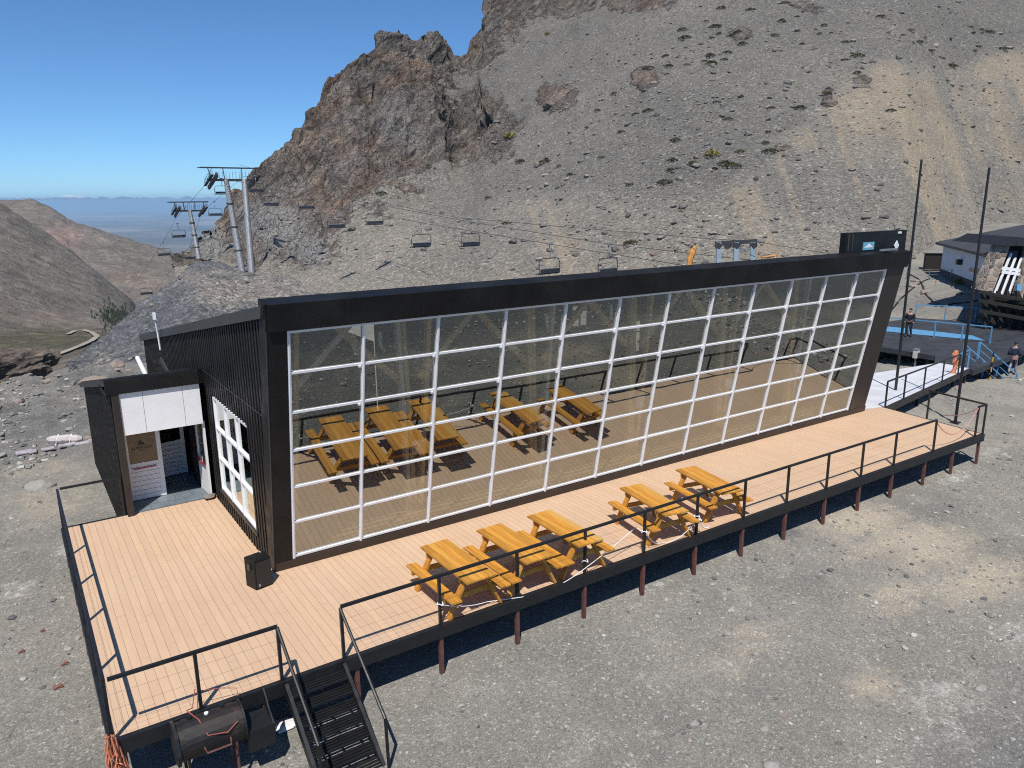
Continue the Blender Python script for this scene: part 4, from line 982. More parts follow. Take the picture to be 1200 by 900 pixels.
# striped pole, orange post, white box, red bundle
q = onz(1158, 458, -2.9); yel = paint('yellow_paint', (.55, .36, .04), .5)
e = empty('striped_pole', tuple(q), 0, 'thin yellow and black striped pole beside the platform stairs', 'pole')
for i in range(8):
    m = MB(); m.tube([q+np.array([0, 0, .26*i]), q+np.array([0, 0, .26*(i+1)])], .035, 8); P_(m, 'band', yel if i % 2 == 0 else black_metal, e)
q = onz(1117, 441, -1.25); e = empty('padded_post', tuple(q), 0, 'post wrapped in orange netting at the corner of the pale ramp', 'post')
m = MB(); m.tube([q-np.array([0, 0, 1.5]), q+np.array([0, 0, 1.15])], .05, 8); P_(m, 'post', black_metal, e)
m = MB(); r_ = random.Random(8); m.tube([q+np.array([r_.uniform(-.04, .04), r_.uniform(-.04, .04), z]) for z in np.linspace(.0, 1.25, 8)], [.09, .13, .08, .12, .14, .10, .15, .08], 7); P_(m, 'netting', paint('orange_wrap', (.62, .22, .10), .7, 0, .3, 20), e)
q = onz(1072, 428, -2.2); q[2] = gz(q[0], q[1]); top_ = height_ = None
e = empty('utility_box', tuple(q), 0, 'pale grey utility box on a thin post behind the pale ramp', 'box')
hb = float(ony(1072, 420, q[1])[2]); m = MB(); m.box(q[0]-.04, q[0]+.04, q[1]-.04, q[1]+.04, q[2]-.1, hb); P_(m, 'post', steel, e)
m = MB(); m.box(q[0]-.17, q[0]+.17, q[1]-.12, q[1]+.12, hb, hb+.5); P_(m, 'cabinet', paint('cream_box', (.55, .54, .50), .5), e, bevel=.03)
m = MB(); m.box(q[0]-.19, q[0]+.19, q[1]-.14, q[1]+.14, hb+.505, hb+.54); P_(m, 'lid', steel, e)
red = paint('red_cover', (.50, .015, .02), .45)
q = onz(1190, 422, -3.0); q[2] = gz(q[0], q[1]); e = empty('rescue_sled', tuple(q), R(-30), 'red covered sled lying behind the person in the navy top', 'sled')
m = MB(); pro = [(-1.1, 0), (-.9, .28), (-.4, .42), (.1, .62), (.5, .66), (.9, .5), (1.15, .2), (1.2, 0)]
m.prism([(x, -.4, z) for x, z in pro], (0, .8, 0)); m.build('cover', red, e, bevel=.12)
m = MB(); m.box(-1.15, 1.25, -.46, .46, -.06, .02); m.build('hull', black_metal, e)
m = MB(); m.tube([(-1.1, -.3, .1), (-1.7, -.28, .35), (-1.7, .28, .35), (-1.1, .3, .1)], .03, 6); m.build('handle', steel, e)
# flagpoles
for (u, v, tv_, lab) in ((1047.5, 474, 188, 'left one of two tall thin dark flagpoles, beside the pale ramp'), (1120, 491, 197, 'right one of two tall thin dark flagpoles, beyond the corner railing')):
    q = onz(u, v, -1.02); q[2] = gz(q[0], q[1])-.05
    lo, hi = 1, 20
    for _ in range(50):
        mid_ = (lo+hi)/2; pr_ = project(np.array([q+np.array([0, 0, mid_])]))[1][0]
        lo, hi = (mid_, hi) if pr_ > tv_ else (lo, mid_)
    e = empty('flagpole', tuple(q), 0, lab, 'flagpole', 'flagpoles by the ramp')
    m = MB(); m.tube([(0, 0, 0), (0, 0, lo*.5), (0, 0, lo)], [.055, .05, .04], 10); m.build('pole', black_metal, e)
    m = MB(); m.tube([(0, 0, lo), (0, 0, lo+.05)], [.055, .03], 8); m.build('cap', grey_trim, e)
    m = MB(); m.box(-.14, .14, -.14, .14, -.03, .06); m.build('base_plate', black_metal, e)

# ---- house with dark roof
E1, E2 = onz(1106, 285, 2.8), onz(1172, 301, 2.8)
wd = E2-E1; wl = np.linalg.norm(wd); wd /= wl; wn = np.array([-wd[1], wd[0], 0]); wn = wn if wn@(E1-CAM) > 0 else -wn
hs = empty('mountain_house', tuple(E1*[1, 1, 0]), 0, 'pale grey house with a dark hipped roof on the slope at the right', 'house')
house_w = paint('pale_house_wall', (.66, .67, .70), .8, 0, .05, 1)
zb = -1.6; hh_ = lambda p, z: np.array([p[0], p[1], z])
m = MB(); m.prism([hh_(E1, .45), hh_(E2, .45), hh_(E2+wn*14, .45), hh_(E1+wn*14, .45)], (0, 0, 2.33)); P_(m, 'wall', house_w, hs)
m = MB(); m.prism([hh_(E1-wd*.04-wn*.05, zb), hh_(E2-wn*.05, zb), hh_(E2+wn*8, zb), hh_(E1-wd*.04+wn*8, zb)], (0, 0, 2.04)); P_(m, 'base_course', paint('dark_base', (.05, .05, .055), .8), hs)
o1, o2, o3, o4 = E1-wd*.5-wn*.6, E2+wd*.6-wn*.6, E2+wd*.6+wn*14.6, E1-wd*.5+wn*14.6
r1, r2 = (o1+o4)/2+wd*6.6, (o2+o3)/2-wd*.5
ze, zr = 2.88, 5.3
m = MB(); A_ = [hh_(o1, ze), hh_(o2, ze), hh_(o3, ze), hh_(o4, ze), hh_(r1, zr), hh_(r2, zr)]
m.add(A_+[p-np.array([0, 0, .22]) for p in A_[:4]], [(0, 1, 5, 4), (1, 2, 5), (2, 3, 4, 5), (3, 0, 4), (0, 6, 7, 1), (1, 7, 8, 2), (2, 8, 9, 3), (3, 9, 6, 0), (9, 8, 7, 6)]); P_(m, 'roof', paint('dark_metal_roof', (.045, .05, .06), .5, 0, .12, .6), hs)
def onwall(u, v):
    r = ray(u, v); t = ((E1-CAM)@wn)/(r@wn); return CAM+r*t
for (u0, v0, u1, v1) in ((1137, 312, 1146, 322), (1147, 313, 1155, 324), (1158, 315, 1166, 326)):
    a, b = onwall(u0, v0), onwall(u1, v1); a2 = hh_(a, b[2]); m = MB(); m.prism([a-wn*.06, hh_(b, a[2])-wn*.06, b-wn*.06, hh_(a, b[2])-wn*.06], wn*.05)
    w_ = P_(m, 'window', white_paint, hs); i_ = .06
    m = MB(); m.prism([hh_(a+wd*i_, a[2]-i_)-wn*.075, hh_(b-wd*i_, a[2]-i_)-wn*.075, hh_(b-wd*i_, b[2]+i_)-wn*.075, hh_(a+wd*i_, b[2]+i_)-wn*.075], wn*.01); o = m.build('glass', paint('dark_pane', (.02, .025, .03), .15), w_); o.matrix_parent_inverse = Matrix()
a = onwall(1127, 307); m = MB(); m.obox(a-wn*.2, wd*.3, wn*.2, (0, 0, .22)); P_(m, 'vent', black_metal, hs)
a = onwall(1094, 308); e = empty('shed', tuple(hh_(a, -.4)), 0, 'small dark timber shed at the left end of the pale house', 'shed')
m = MB(); m.obox(hh_(a, .6), wd*.4, wn*.8, (0, 0, 1.0)); P_(m, 'wall', dark_timber, e); m = MB(); m.obox(hh_(a, 1.64), wd*.48, wn*.9, (0, 0, .03)); P_(m, 'roof', black_metal, e)
# ---- stone bay with leaning windows on a trestle
bay = empty('stone_chalet', tuple(at(1175, 345, 52)), 0, 'stone building with tall leaning windows on a dark timber trestle at the right edge', 'building')
at_b = lambda u, v, d: at(u, v, d-2.5)
def slab(m, q4, thick, d=53):
    m.prism([at_b(u, v, d) for u, v in q4], fwh*thick); return m
P_(slab(MB(), [(1150, 340), (1163, 343), (1184, 288), (1177, 286)], 1.2), 'stone_pillar', rw_m, bay)
P_(slab(MB(), [(1191, 350), (1262, 360), (1272, 288), (1205, 290)], 4), 'stone_pillar', rw_m, bay)
P_(slab(MB(), [(1163, 343), (1191, 348), (1205, 290), (1184, 288)], .1, 53.5), 'glass', paint('dark_bay_glass', (.012, .013, .015), .08), bay)
m = MB()
for a0, a1 in (((1165, 346), (1185, 297)), ((1173, 347), (1190, 302)), ((1181, 348), (1197, 302))): m.bar(at_b(*a0, 53.3), at_b(*a1, 53.3), .12, .12)
for v0 in (314, 318.5): m.bar(at_b(1173.5, v0, 53.28), at_b(1196, v0+3, 53.28), .12, .2)
P_(m, 'window_bars', white_paint, bay)
P_(slab(MB(), [(1176, 288), (1196, 278), (1245, 286), (1275, 290)], 6, 52.6), 'gable', black_metal, bay)
m = MB(); r_ = random.Random(2)
for u in (1152, 1160, 1170, 1180, 1192, 1204, 1216): m.bar(at_b(u, 341, 52.7), at_b(u+2, 385, 52.7), .2, .2)
for u in (1150, 1160, 1170, 1182, 1194): m.bar(at_b(u, 344, 52.6), at_b(u+16, 380, 52.6), .12, .14)
for v in (342, 352, 364): m.bar(at_b(1147, v, 52.5), at_b(1225, v+14, 50.5), .16, .2)
P_(m, 'trestle', dark_timber, bay)
m = MB(); m.prism([at_b(1155, 344, 53), at_b(1250, 360, 49), at_b(1250, 352, 57), at_b(1165, 340, 57)], (0, 0, -.3)); m.prism([at_b(1158, 352, 53.6), at_b(1250, 362, 53.6), at_b(1250, 392, 53.6), at_b(1168, 384, 53.6)], fwh*.2); P_(m, 'floor', dark_timber, bay)
P_(slab(MB(), [(1192, 333), (1197, 333), (1197, 341), (1192, 341)], .1, 52.8), 'blue_sign', blue_paint, bay)

# hoses and a wire fence on the bare slope
def ground_pts(L_, dz=.04):
    out = []
    for (u, v), (u2, v2) in zip(L_[:-1], L_[1:]):
        for t in np.linspace(0, 1, 5)[:-1]:
            h_ = GB.ray_cast(Vector(CAM), Vector(ray(u+(u2-u)*t, v+(v2-v)*t)).normalized())
            if h_[0] is not None: out.append(np.array(h_[0])+np.array([0, 0, dz]))
    return out
GB = bvh_of(ground)
for L_, lab in (([(1066, 322), (1076, 327), (1080, 333), (1086, 347), (1097, 357), (1106, 360), (1118, 356), (1133, 355), (1150, 352)], 'black hose curving over the bare slope below the pale house'), ([(1040, 370), (1056, 350), (1070, 338), (1082, 330), (1092, 326)], 'black hose running up the slope behind the lodge corner')):
    p_ = ground_pts(L_)
    if len(p_) > 2: tag(MB().tube(p_, .06, 5).build('hose', black_metal), lab, 'hose')
fn = empty('wire_fence', tuple(onz(1113, 330, -.6)), 0, 'thin grey wire fence across the slope below the pale house', 'fence')
fp = [p_ for p_ in (ground_pts([(u, 327+.04*(u-1060)), (u+1, 327+.04*(u-1060))], 0)[:1] for u in (1062, 1088, 1114, 1136, 1158)) if p_]
fp = [p_[0] for p_ in fp]
for q in fp:
    m = MB(); m.tube([q-np.array([0, 0, .1]), q+np.array([0, 0, 1.0])], .04, 6); P_(m, 'fence_post', steel, fn)
m = MB()
for z in (.5, .95):
    for a_, b_ in zip(fp[:-1], fp[1:]): m.tube([a_+np.array([0, 0, z]), b_+np.array([0, 0, z])], .018, 4)
P_(m, 'wire', steel, fn)

# ---- people
skin_m = paint('skin', (.42, .25, .18), .6); navy = paint('navy_fabric', (.014, .022, .055), .85); dark_cloth = paint('black_fabric', (.012, .012, .014), .9); greyp = paint('grey_trousers', (.27, .26, .28), .9)
plaid = NT('plaid_shirt'); k = plaid; pz = k.obj(); wv1 = k.n('TexWave', {'Vector': pz, 'Scale': 9.}, bands_direction='X').outputs[0]; wv2 = k.n('TexWave', {'Vector': pz, 'Scale': 9.}, bands_direction='Z').outputs[0]
plaid = k.pbr(k.mix(k.math('MULTIPLY', k.math('ADD', wv1, wv2), .5), (.30, .05, .06), (.35, .30, .30)), .9)
hair_m = paint('dark_hair', (.015, .012, .010), .7)
def skinned(name, J, E, mat, parent, sub=2, root=0):
    me = bpy.data.meshes.new(name); me.from_pydata([j[:3] for j in J], E, []); me.materials.append(mat)
    o = bpy.data.objects.new(name, me); col.objects.link(o); o.parent = parent
    sk = o.modifiers.new('skin', 'SKIN'); sv_ = me.skin_vertices[0].data
    for i, j in enumerate(J):
        r = j[3]; sv_[i].radius = (r, r) if not hasattr(r, '__len__') else r
        sv_[i].use_root = (i == root)
    sk.use_smooth_shade = True
    s = o.modifiers.new('sub', 'SUBSURF'); s.levels = s.render_levels = sub; return o
def person(name, loc, rz, stride, arm, top, trous, extra=None, label='', cap=None):
    e = empty(name, loc, rz, label, 'person')
    s = stride
    J = [(0, 0, .95, (.12, .09)), (0, 0, 1.15, (.12, .085)), (0, 0, 1.38, (.14, .085)), (0, .0, 1.50, .06), (0, .01, 1.58, .075), (0, .02, 1.68, .095), (0, .02, 1.74, .07),
         (.10, 0, .90, .095), (.11, .06+s*.18, .50, .062), (.11, -.0+s*.30, .09, .045), (.11, .13+s*.30, .045, .04),
         (-.10, 0, .90, .095), (-.11, .06-s*.10, .50, .062), (-.11, -.08-s*.32, .10, .045), (-.11, .05-s*.32, .045, .04),
         (.20, 0, 1.40, .06), (.26, -.02-arm[0]*.1, 1.13, .048), (.24, .06+arm[0]*.25, .93+arm[0]*.05, .038), (.24, .09+arm[0]*.3, .86+arm[0]*.06, .04),
         (-.20, 0, 1.40, .06), (-.26, -.02-arm[1]*.1, 1.13, .048), (-.24, .06+arm[1]*.25, .93+arm[1]*.10, .038), (-.24, .09+arm[1]*.32, .86+arm[1]*.12, .04)]
    E = [(0, 1), (1, 2), (2, 3), (3, 4), (4, 5), (5, 6), (0, 7), (7, 8), (8, 9), (9, 10), (0, 11), (11, 12), (12, 13), (13, 14), (2, 15), (15, 16), (16, 17), (17, 18), (2, 19), (19, 20), (20, 21), (21, 22)]
    skinned('body', J, E, skin_m, e)
    g = 1.18
    def sub_(ids, ed, nm, mt, gr):
        mp = {a: i for i, a in enumerate(ids)}
        JJ = []
        for a in ids:
            r = J[a][3]; r = tuple(x*gr for x in r) if hasattr(r, '__len__') else r*gr; JJ.append((*J[a][:3], r))
        skinned(nm, JJ, [(mp[a], mp[b]) for a, b in ed], mt, e)
    sub_([0, 1, 2, 15, 16, 17, 19, 20, 21], [(0, 1), (1, 2), (2, 15), (15, 16), (16, 17), (2, 19), (19, 20), (20, 21)], 'jacket', top, 1.45)
    sub_([0, 7, 8, 9, 11, 12, 13], [(0, 7), (7, 8), (8, 9), (0, 11), (11, 12), (12, 13)], 'trousers', trous, 1.25)
    for i in (9, 13):
        m = MB(); x, y, z = J[i][:3]; m.box(x-.05, x+.05, y-.08, y+.19, .0, .10); m.build('shoe', dark_cloth, e, bevel=.03)
    m = MB(); m.ico((0, .0, 1.70), .115, .05, 1.0, 3); m.build('hair', cap or hair_m, e, smooth=True)
    m = MB(); m.tube([(0, .10, 1.66), (0, .135, 1.645)], [.02, .012], 5); m.build('nose', skin_m, e)
    if extra is not None:
        m = MB(); m.tube([(0, 0, .80), (0, 0, .98)], [.20, .19], 12); m.build('shirt_hem', extra, e)
    return e
q = onz(1064, 394.5, PZ); person('person', (q[0], q[1], PZ+.01), R(100), .25, (.3, .1), dark_cloth, dark_cloth, None, 'person in black clothes and cap standing on the black platform', dark_cloth)
q = onz(1183, 455, -3.35); person('person', (q[0], q[1], gz(q[0], q[1])), R(-75), .8, (.7, .8), navy, greyp, plaid, 'person in a navy top and grey trousers walking below the platform', navy)

# ================================================================== CHAIRLIFT
perp = np.array([.992, .126, 0]); ldir = np.array([-.126, .992, 0])
lrz = math.atan2(perp[1], perp[0])
ch = empty('lift_chair', (0, 0, 0), lrz)
chair_black = paint('chair_seat', (.02, .025, .035), .6)
def rr3(pts, r, m): m.tube(pts, r, 5)
m = MB(); m.tube([(0, 0, 0), (0, 0, -.35), (0, -.12, -.6), (0, -.05, -1.25)], .045, 6); m.box(-.12, .12, -.25, .25, -.08, .08); m.build('hanger_arm', steel, ch)
m = MB(); w_ = 1.25
m.tube([(-w_, 0, -2.6), (-w_-.05, 0, -1.7), (-w_+.12, 0, -1.32), (-w_+.4, 0, -1.25), (w_-.4, 0, -1.25), (w_-.12, 0, -1.32), (w_+.05, 0, -1.7), (w_, 0, -2.6)], .045, 6)
m.tube([(-w_, 0, -2.6), (-w_, .5, -2.62)], .04, 5); m.tube([(w_, 0, -2.6), (w_, .5, -2.62)], .04, 5); m.build('frame', grey_trim, ch)
m = MB(); m.box(-w_+.05, w_-.05, -.02, .5, -2.66, -2.56); m.build('seat', chair_black, ch, bevel=.03)
m = MB(); m.obox((0, -.08, -2.35), (w_-.08, 0, 0), (0, .02, 0), (0, .03, .17)); m.build('backrest', chair_black, ch)
m = MB(); m.tube([(-w_+.1, .1, -1.95), (-w_+.1, .55, -2.2), (w_-.1, .55, -2.2), (w_-.1, .1, -1.95)], .025, 5); m.build('safety_bar', steel, ch)
CH = [(713, 286, 68), (644, 286, 67.7), (551, 260, 83.4), (493, 261, 83.5), (438, 239, 98.5), (393, 243, 98.9), (358, 224, 113.6), (316, 220, 114), (299, 206, 128), (259, 209, 129), (251, 236, 142), (223, 288, 153), (191, 284, 154), (170, 331, 168), (208, 262, 147)]
names = ['lift chair hanging just above the black fascia, nearest the portal at the right', 'lift chair half hidden behind the fascia, left of the nearest one', 'lift chair over the open scree, right of its pair', 'lift chair over the open scree, left of its pair', 'lift chair below the brown crag, right of its pair', 'lift chair below the brown crag, left of its pair', 'lift chair in front of the grey rock face, right of its pair', 'lift chair in front of the grey rock face, left of its pair', 'lift chair just right of the two pole lift tower', 'lift chair just left of the two pole lift tower', 'lift chair against the blue plain between the two lift towers', 'lift chair below the far lift tower, right of its pair', 'lift chair below the far lift tower, left of its pair', 'lowest lift chair, close above the spur over the valley', 'lift chair passing under the head of the far lift tower']
for i, (u, v, d) in enumerate(CH):
    o = ch if i == 0 else copy_tree(ch); o.location = at(u, v, d); tag(o, names[i], 'lift chair', 'chairs of the chairlift')
def cable(label, L_, r=.03, s=.0):
    P_c = [at(*q) for q in L_]; pts = []
    for a, b in zip(P_c[:-1], P_c[1:]): pts += sag(a, b, s*np.linalg.norm(b-a)/20, 6)[:-1]
    pts.append(P_c[-1]); o = MB().tube(pts, r, 5).build('lift_cable', grey_trim); tag(o, label, 'cable', 'cables of the chairlift')
cable('right hand haul cable of the chairlift', [(890, 306, 57), (713, 286, 68), (551, 260, 83.4), (438, 239, 98.5), (358, 224, 113.6), (299, 206, 128), (285, 207, 131), (251, 236, 142), (236, 250, 146), (223, 288, 153), (170, 355, 172)], .028)
cable('left hand haul cable of the chairlift', [(845, 318, 57), (644, 286, 67.7), (493, 261, 83.5), (393, 243, 98.9), (316, 220, 114), (259, 209, 129), (243, 214, 131), (206, 256, 147), (191, 284, 154), (150, 345, 172)], .028)
cable('thin signal cable strung above the lift chairs', [(1000, 302, 54), (884, 283, 56), (835, 280, 58), (700, 269, 66), (536, 255, 84), (420, 232, 102), (280, 193, 128)], .022)
dkst = paint('dark_machinery', (.05, .05, .055), .6, .2, .3, 3)
def tower(base, head, label, two, sc_=1.0):
    e = empty('lift_tower', tuple(base), 0, label, 'lift tower', 'towers of the chairlift')
    base = np.array(base); head = np.array(head)
    m = MB(); m.tube([base, base*.5+head*.5, head], [.60*sc_, .52*sc_, .42*sc_], 14); P_(m, 'pole', steel, e, smooth=False)
    m = MB()
    for t in (.25, .5, .75): c = base+(head-base)*t; m.tube([c-np.array([0, 0, .12]), c+np.array([0, 0, .12])], .66*sc_, 14)
    P_(m, 'flange', grey_trim, e)
    if two:
        b2 = base+perp*1.2-ldir*1.0; h2 = head+perp*2.9-ldir*.6
        m = MB(); m.tube([b2, h2], [.60, .46], 14); P_(m, 'pole', steel, e)
        m = MB(); m.tube([b2-np.array([0, 0, .6]), b2+np.array([0, 0, .12])], .9, 10); P_(m, 'footing', rust_post, e)
    m = MB(); m.tube([base-np.array([0, 0, .8]), base+np.array([0, 0, .15])], 1.0*sc_, 10); P_(m, 'footing', rust_post, e)
    wdt = (4.0 if two else 3.3)*sc_; c = head+perp*(1.2 if two else 0)
    m = MB(); m.bar(c-perp*wdt*1.1, c+perp*wdt*1.1, .35*sc_, .4*sc_); P_(m, 'crossarm', dkst, e)
    for s_ in (-1, 1):
        cc = c+perp*s_*wdt*.85; tl = np.array([ldir[0], ldir[1], -.45]); tl /= np.linalg.norm(tl)
        m = MB(); m.bar(cc-tl*2.2*sc_+np.array([0, 0, .1]), cc+tl*2.6*sc_+np.array([0, 0, -.2]), .28*sc_, .42*sc_)
        for k_ in np.linspace(-2.0, 2.4, 8): 
            w = cc+tl*k_*sc_+np.array([0, 0, -.15]); m.tube([w-perp*.12*sc_, w+perp*.12*sc_], .42*sc_, 10)
        P_(m, 'sheave_train', dkst, e)
        m = MB(); ca = cc-tl*2.0*sc_+perp*s_*.7*sc_; cb_ = cc+tl*2.3*sc_+perp*s_*.7*sc_
        m.bar(ca, cb_, .5*sc_, .05)
        for t in np.linspace(0, 1, 7): w = ca+(cb_-ca)*t; m.tube([w, w+np.array([0, 0, 1.05*sc_])], .03, 5)
        for z in (.55, 1.05): m.tube([ca+np.array([0, 0, z*sc_]), cb_+np.array([0, 0, z*sc_])], .03, 5)
        P_(m, 'catwalk', dkst, e)
    m = MB(); zz = 2.0*sc_                                # lifting frame over the head
    a, b = c-perp*wdt*1.35+np.array([0, 0, zz]), c+perp*wdt*1.35+np.array([0, 0, zz]); m.bar(a, b, .22, .22); m.bar(a+ldir*1.2, b+ldir*1.2, .14, .14)
    for s_ in (-.9, -.35, .35, .9): m.bar(c+perp*wdt*s_, c+perp*wdt*s_*1.15+np.array([0, 0, zz]), .12, .12)
    for t in np.linspace(-1, 1, 15): m.tube([c+perp*wdt*t+np.array([0, 0, .2]), c+perp*wdt*t+np.array([0, 0, zz*.7])], .03, 4)
    P_(m, 'lifting_frame', dkst, e)
    m = MB(); pdir = (head-base)/np.linalg.norm(head-base); hl = np.linalg.norm(head-base)
    for s_ in (-.2, .2): m.tube([base+perp*s_-ldir*.5*sc_+pdir*1.5, base+perp*s_-ldir*.45*sc_+pdir*hl], .025, 4)
    for t in np.arange(1.8, hl-.2, .45): m.tube([base-perp*.2-ldir*.48*sc_+pdir*t, base+perp*.2-ldir*.48*sc_+pdir*t], .02, 4)
    P_(m, 'ladder', dkst, e)
    return e
tower(at(284, 321, 128), at(265, 211, 129), 'tall chairlift tower standing on two steel poles on the spur', True)
tower(at(233, 304, 145), at(222.5, 247, 146), 'smaller far chairlift tower on a single leaning pole', False, .82)
# portal of the next lift behind the lodge roof
pt = empty('lift_portal', tuple(at(862, 340, 57)), 0, 'grey steel lift portal rising behind the lodge roof', 'lift portal', None)
lb_ = paint('blue_grey_steel', (.20, .26, .32), .5, .2, .15, 2)
for u in (841, 861.5, 880.5):
    m = MB(); m.bar(at(u, 345, 57), at(u+1.5, 284, 57), .32, .32); P_(m, 'post', lb_, pt)
m = MB(); m.bar(at(838, 285.5, 57), at(887, 282.5, 57), .2, .3); P_(m, 'beam', dkst, pt)
m = MB()
for u in (841, 852, 862, 882): m.tube([at(u, 288, 56.8), at(u+2, 287, 57.4)], .25, 10)
P_(m, 'sheave', dkst, pt)
m = MB(); m.bar(at(852, 296, 57), at(879, 292, 57), .12, .12); m.bar(at(861, 300, 57), at(870, 284, 57), .1, .1); P_(m, 'brace', steel, pt)
orn = paint('orange_cover', (.48, .22, .05), .6, 0, .3, 3)
q = at(811, 309, 60); e = empty('wrapped_pole', tuple(q-np.array([0, 0, 2.])), 0, 'leaning pole wrapped in orange sheeting above the lodge roof edge', 'pole')
m = MB(); m.tube([at(804, 335, 60), at(809, 303, 60), at(811, 297, 60), at(813, 291, 60), at(814, 288, 60)], [.16, .24, .27, .22, .12], 8); P_(m, 'sheeting', orn, e)
m = MB(); m.ico(at(811, 288, 60), .25, .3, .7, 6); P_(m, 'cap', boulder_m, e)
m = MB(); m.tube([at(804, 335, 60), at(815, 285, 60)], .06, 6); P_(m, 'pole', dkst, e)
q = at(905, 303, 60); m = MB(); m.tube([at(892, 312, 60), at(893, 301, 60), at(903, 300.5, 60), at(911, 299, 60), at(912, 312, 60)], .10, 6); tag(m.build('safety_netting', orn), 'orange safety netting behind the lodge roof edge, right of the portal', 'netting')
# ================================================================== STONES, BOULDERS, PLANTS
dep = bvh_of(ground); mbv = bvh_of(mountain); sbv = bvh_of(slope)
def under(x, y):
    return (-3.7 < x < 21 and -3.65 < y < 14) or (-2.5 < x < 0 and 4 < y < 13)
def drop(bv, x, y):
    loc, n, i, d = bv.ray_cast(Vector((x, y, 400)), Vector((0, 0, -1))); return loc
m = MB(); cnt = 0; r_ = random.Random(17)
while cnt < 9500:
    if r_.random() < .62: x, y = r_.uniform(-9, 26), r_.uniform(-11, -3.7)
    elif r_.random() < .6: x, y = r_.uniform(-9, -3.7), r_.uniform(-8, 30)
    elif r_.random() < .5: x, y = r_.uniform(-9, 2), r_.uniform(13, 33)
    else: x, y = r_.uniform(20, 46), r_.uniform(-9, 8)
    if under(x, y): continue
    p = drop(dep, x, y)
    if p is None: continue
    far_ = math.hypot(x-CAM[0], y-CAM[1])
    s_ = .010+.030*r_.random()**2.6+(.05*r_.random()**6 if far_ > 14 else .02*r_.random()**6)
    if y > 13 and x < 3: s_ *= 2.6
    if x > 21: s_ *= 1.7
    m.ico((p.x, p.y, p.z+s_*.18), s_, .3, r_.uniform(.35, .75), r_.randint(0, 10**6), r_.uniform(0, 6.3)); cnt += 1
tag(m.build('loose_stones', pebble_m), kind='stuff')
# stones on the scree
m = MB(); cnt = 0
vis = []
while cnt < 5200:
    u, v = r_.uniform(300, 1200), r_.uniform(0, 318)
    if r_.random() < .12: u = r_.uniform(100, 330); v = r_.uniform(310, 450)
    bo = None
    for bv in (sbv, mbv):
        h_ = bv.ray_cast(Vector(CAM), Vector(ray(u, v)).normalized())
        if h_[0] is not None and (bo is None or h_[3] < bo[3]): bo = h_
    if bo is None: continue
    p, n, _, d_ = bo
    if n.z < .45 and r_.random() < .8: continue
    if u > 820 and v > 130 and r_.random() < .45: continue
    s_ = .06+.20*r_.random()**3+(.45*r_.random()**12)
    if u < 330: s_ *= .8
    if (u < 560 and v < 255 and r_.random() < .9) or (u < 720 and v < 40): continue
    m.ico((p.x, p.y, p.z+s_*.15), s_, .32, r_.uniform(.5, .9), r_.randint(0, 10**6), r_.uniform(0, 6.3)); cnt += 1
tag(m.build('scree_stones', scree_m), kind='stuff')
# larger boulders, each its own thing
def rock_mesh(name, seed, rad=1.0, sub=3, flat=.8, mat=boulder_m, ridge_=.35):
    import bmesh
    bm = bmesh.new(); bmesh.ops.create_icosphere(bm, subdivisions=sub, radius=1.0)
    V = np.array([v.co[:] for v in bm.verts]); 
    st = np.array([1.25, .95, flat]); n = .35*vnoise(V*1.1+seed*3.1, seed)+ridge_*.6*ridged(V*1.4+seed*5.7, 4, seed+3)
    V = V*(1+n)[:, None]*st*rad
    for v, c in zip(bm.verts, V): v.co = c
    me = bpy.data.meshes.new(name); bm.to_mesh(me); bm.free(); me.materials.append(mat); return me
crag_rock = NT('crag_rock'); k = crag_rock; pz = k.pos(); bn = k.noise(k.mapv(pz, (R(20), R(40), 0), (.4, .4, 1.6)), 1.6, 8, .7)
ckk = k.vor(pz, 1.3, 'DISTANCE_TO_EDGE').outputs[0]
crag_rock = k.pbr(k.mix(k.ramp(ckk, [(0, .6), (.06, 0)]), k.ramp(bn, [(.3, (.05, .042, .037)), (.5, (.155, .125, .102)), (.7, (.26, .215, .18))]), (.03, .027, .025)), .95, 0, k.bump(bn, .9, .5))
BO = [(655, 116, 4.2, 'brownish rock outcrop sticking out of the scree below the summit'), (755, 95, 3.4, 'dark solitary boulder high on the grey scree'), (873, 40, 3.0, 'pale flat topped boulder near the top of the scree'),
      (968, 118, 2.6, 'dark brown rock with plants at the upper edge of the sandy streaks'), (1014, 100, 2.2, 'dark rock on the scree right of the brown rock with plants'), (463, 256, 2.2, 'pinkish boulder lying left of the lift chairs over the scree'), (540, 249, 1.5, 'long pale boulder above the lift chairs over the scree'),
      (920, 172, 2.0, 'brown rock at the foot of a sandy streak'), (947, 212, 1.2, 'grey boulder alone in the middle of the sandy streaks'), (780, 218, 1.8, 'low dark brown rock above the portal'), (585, 212, 1.5, 'pale boulder at the right foot of the crag'), (600, 240, 1.2, 'reddish brown boulder on the scree below the crag'), (1125, 240, 1.1, 'grey boulder between the two flagpoles')]
for i, (u, v, s_, lab) in enumerate(BO):
    p, n = hit(mountain, u, v)
    if p is None: continue
    o = bpy.data.objects.new('boulder', rock_mesh('boulder', i+3, s_*.55, 4, .75, crag_rock)); col.objects.link(o); o.location = p-n*s_*.36-np.array([0, 0, s_*.12]); o.rotation_euler = (0, 0, i*1.3); tag(o, lab, 'boulder')
o = bpy.data.objects.new('rock_outcrop', rock_mesh('rock_outcrop', 44, 1.0, 5, .55, crag_rock, .6)); col.objects.link(o)
q = onz(3, 432, -1.6); o.location = (q[0], q[1], -1.7); o.scale = (1.9, 1.7, 1.75); o.rotation_euler = (0, 0, .5); tag(o, 'dark brown rock outcrop at the edge of the pad above the valley', 'rock')
proto_b = [rock_mesh('boulder', 100+i, 1, 2, .7, boulder_m) for i in range(4)]
cnt = 0
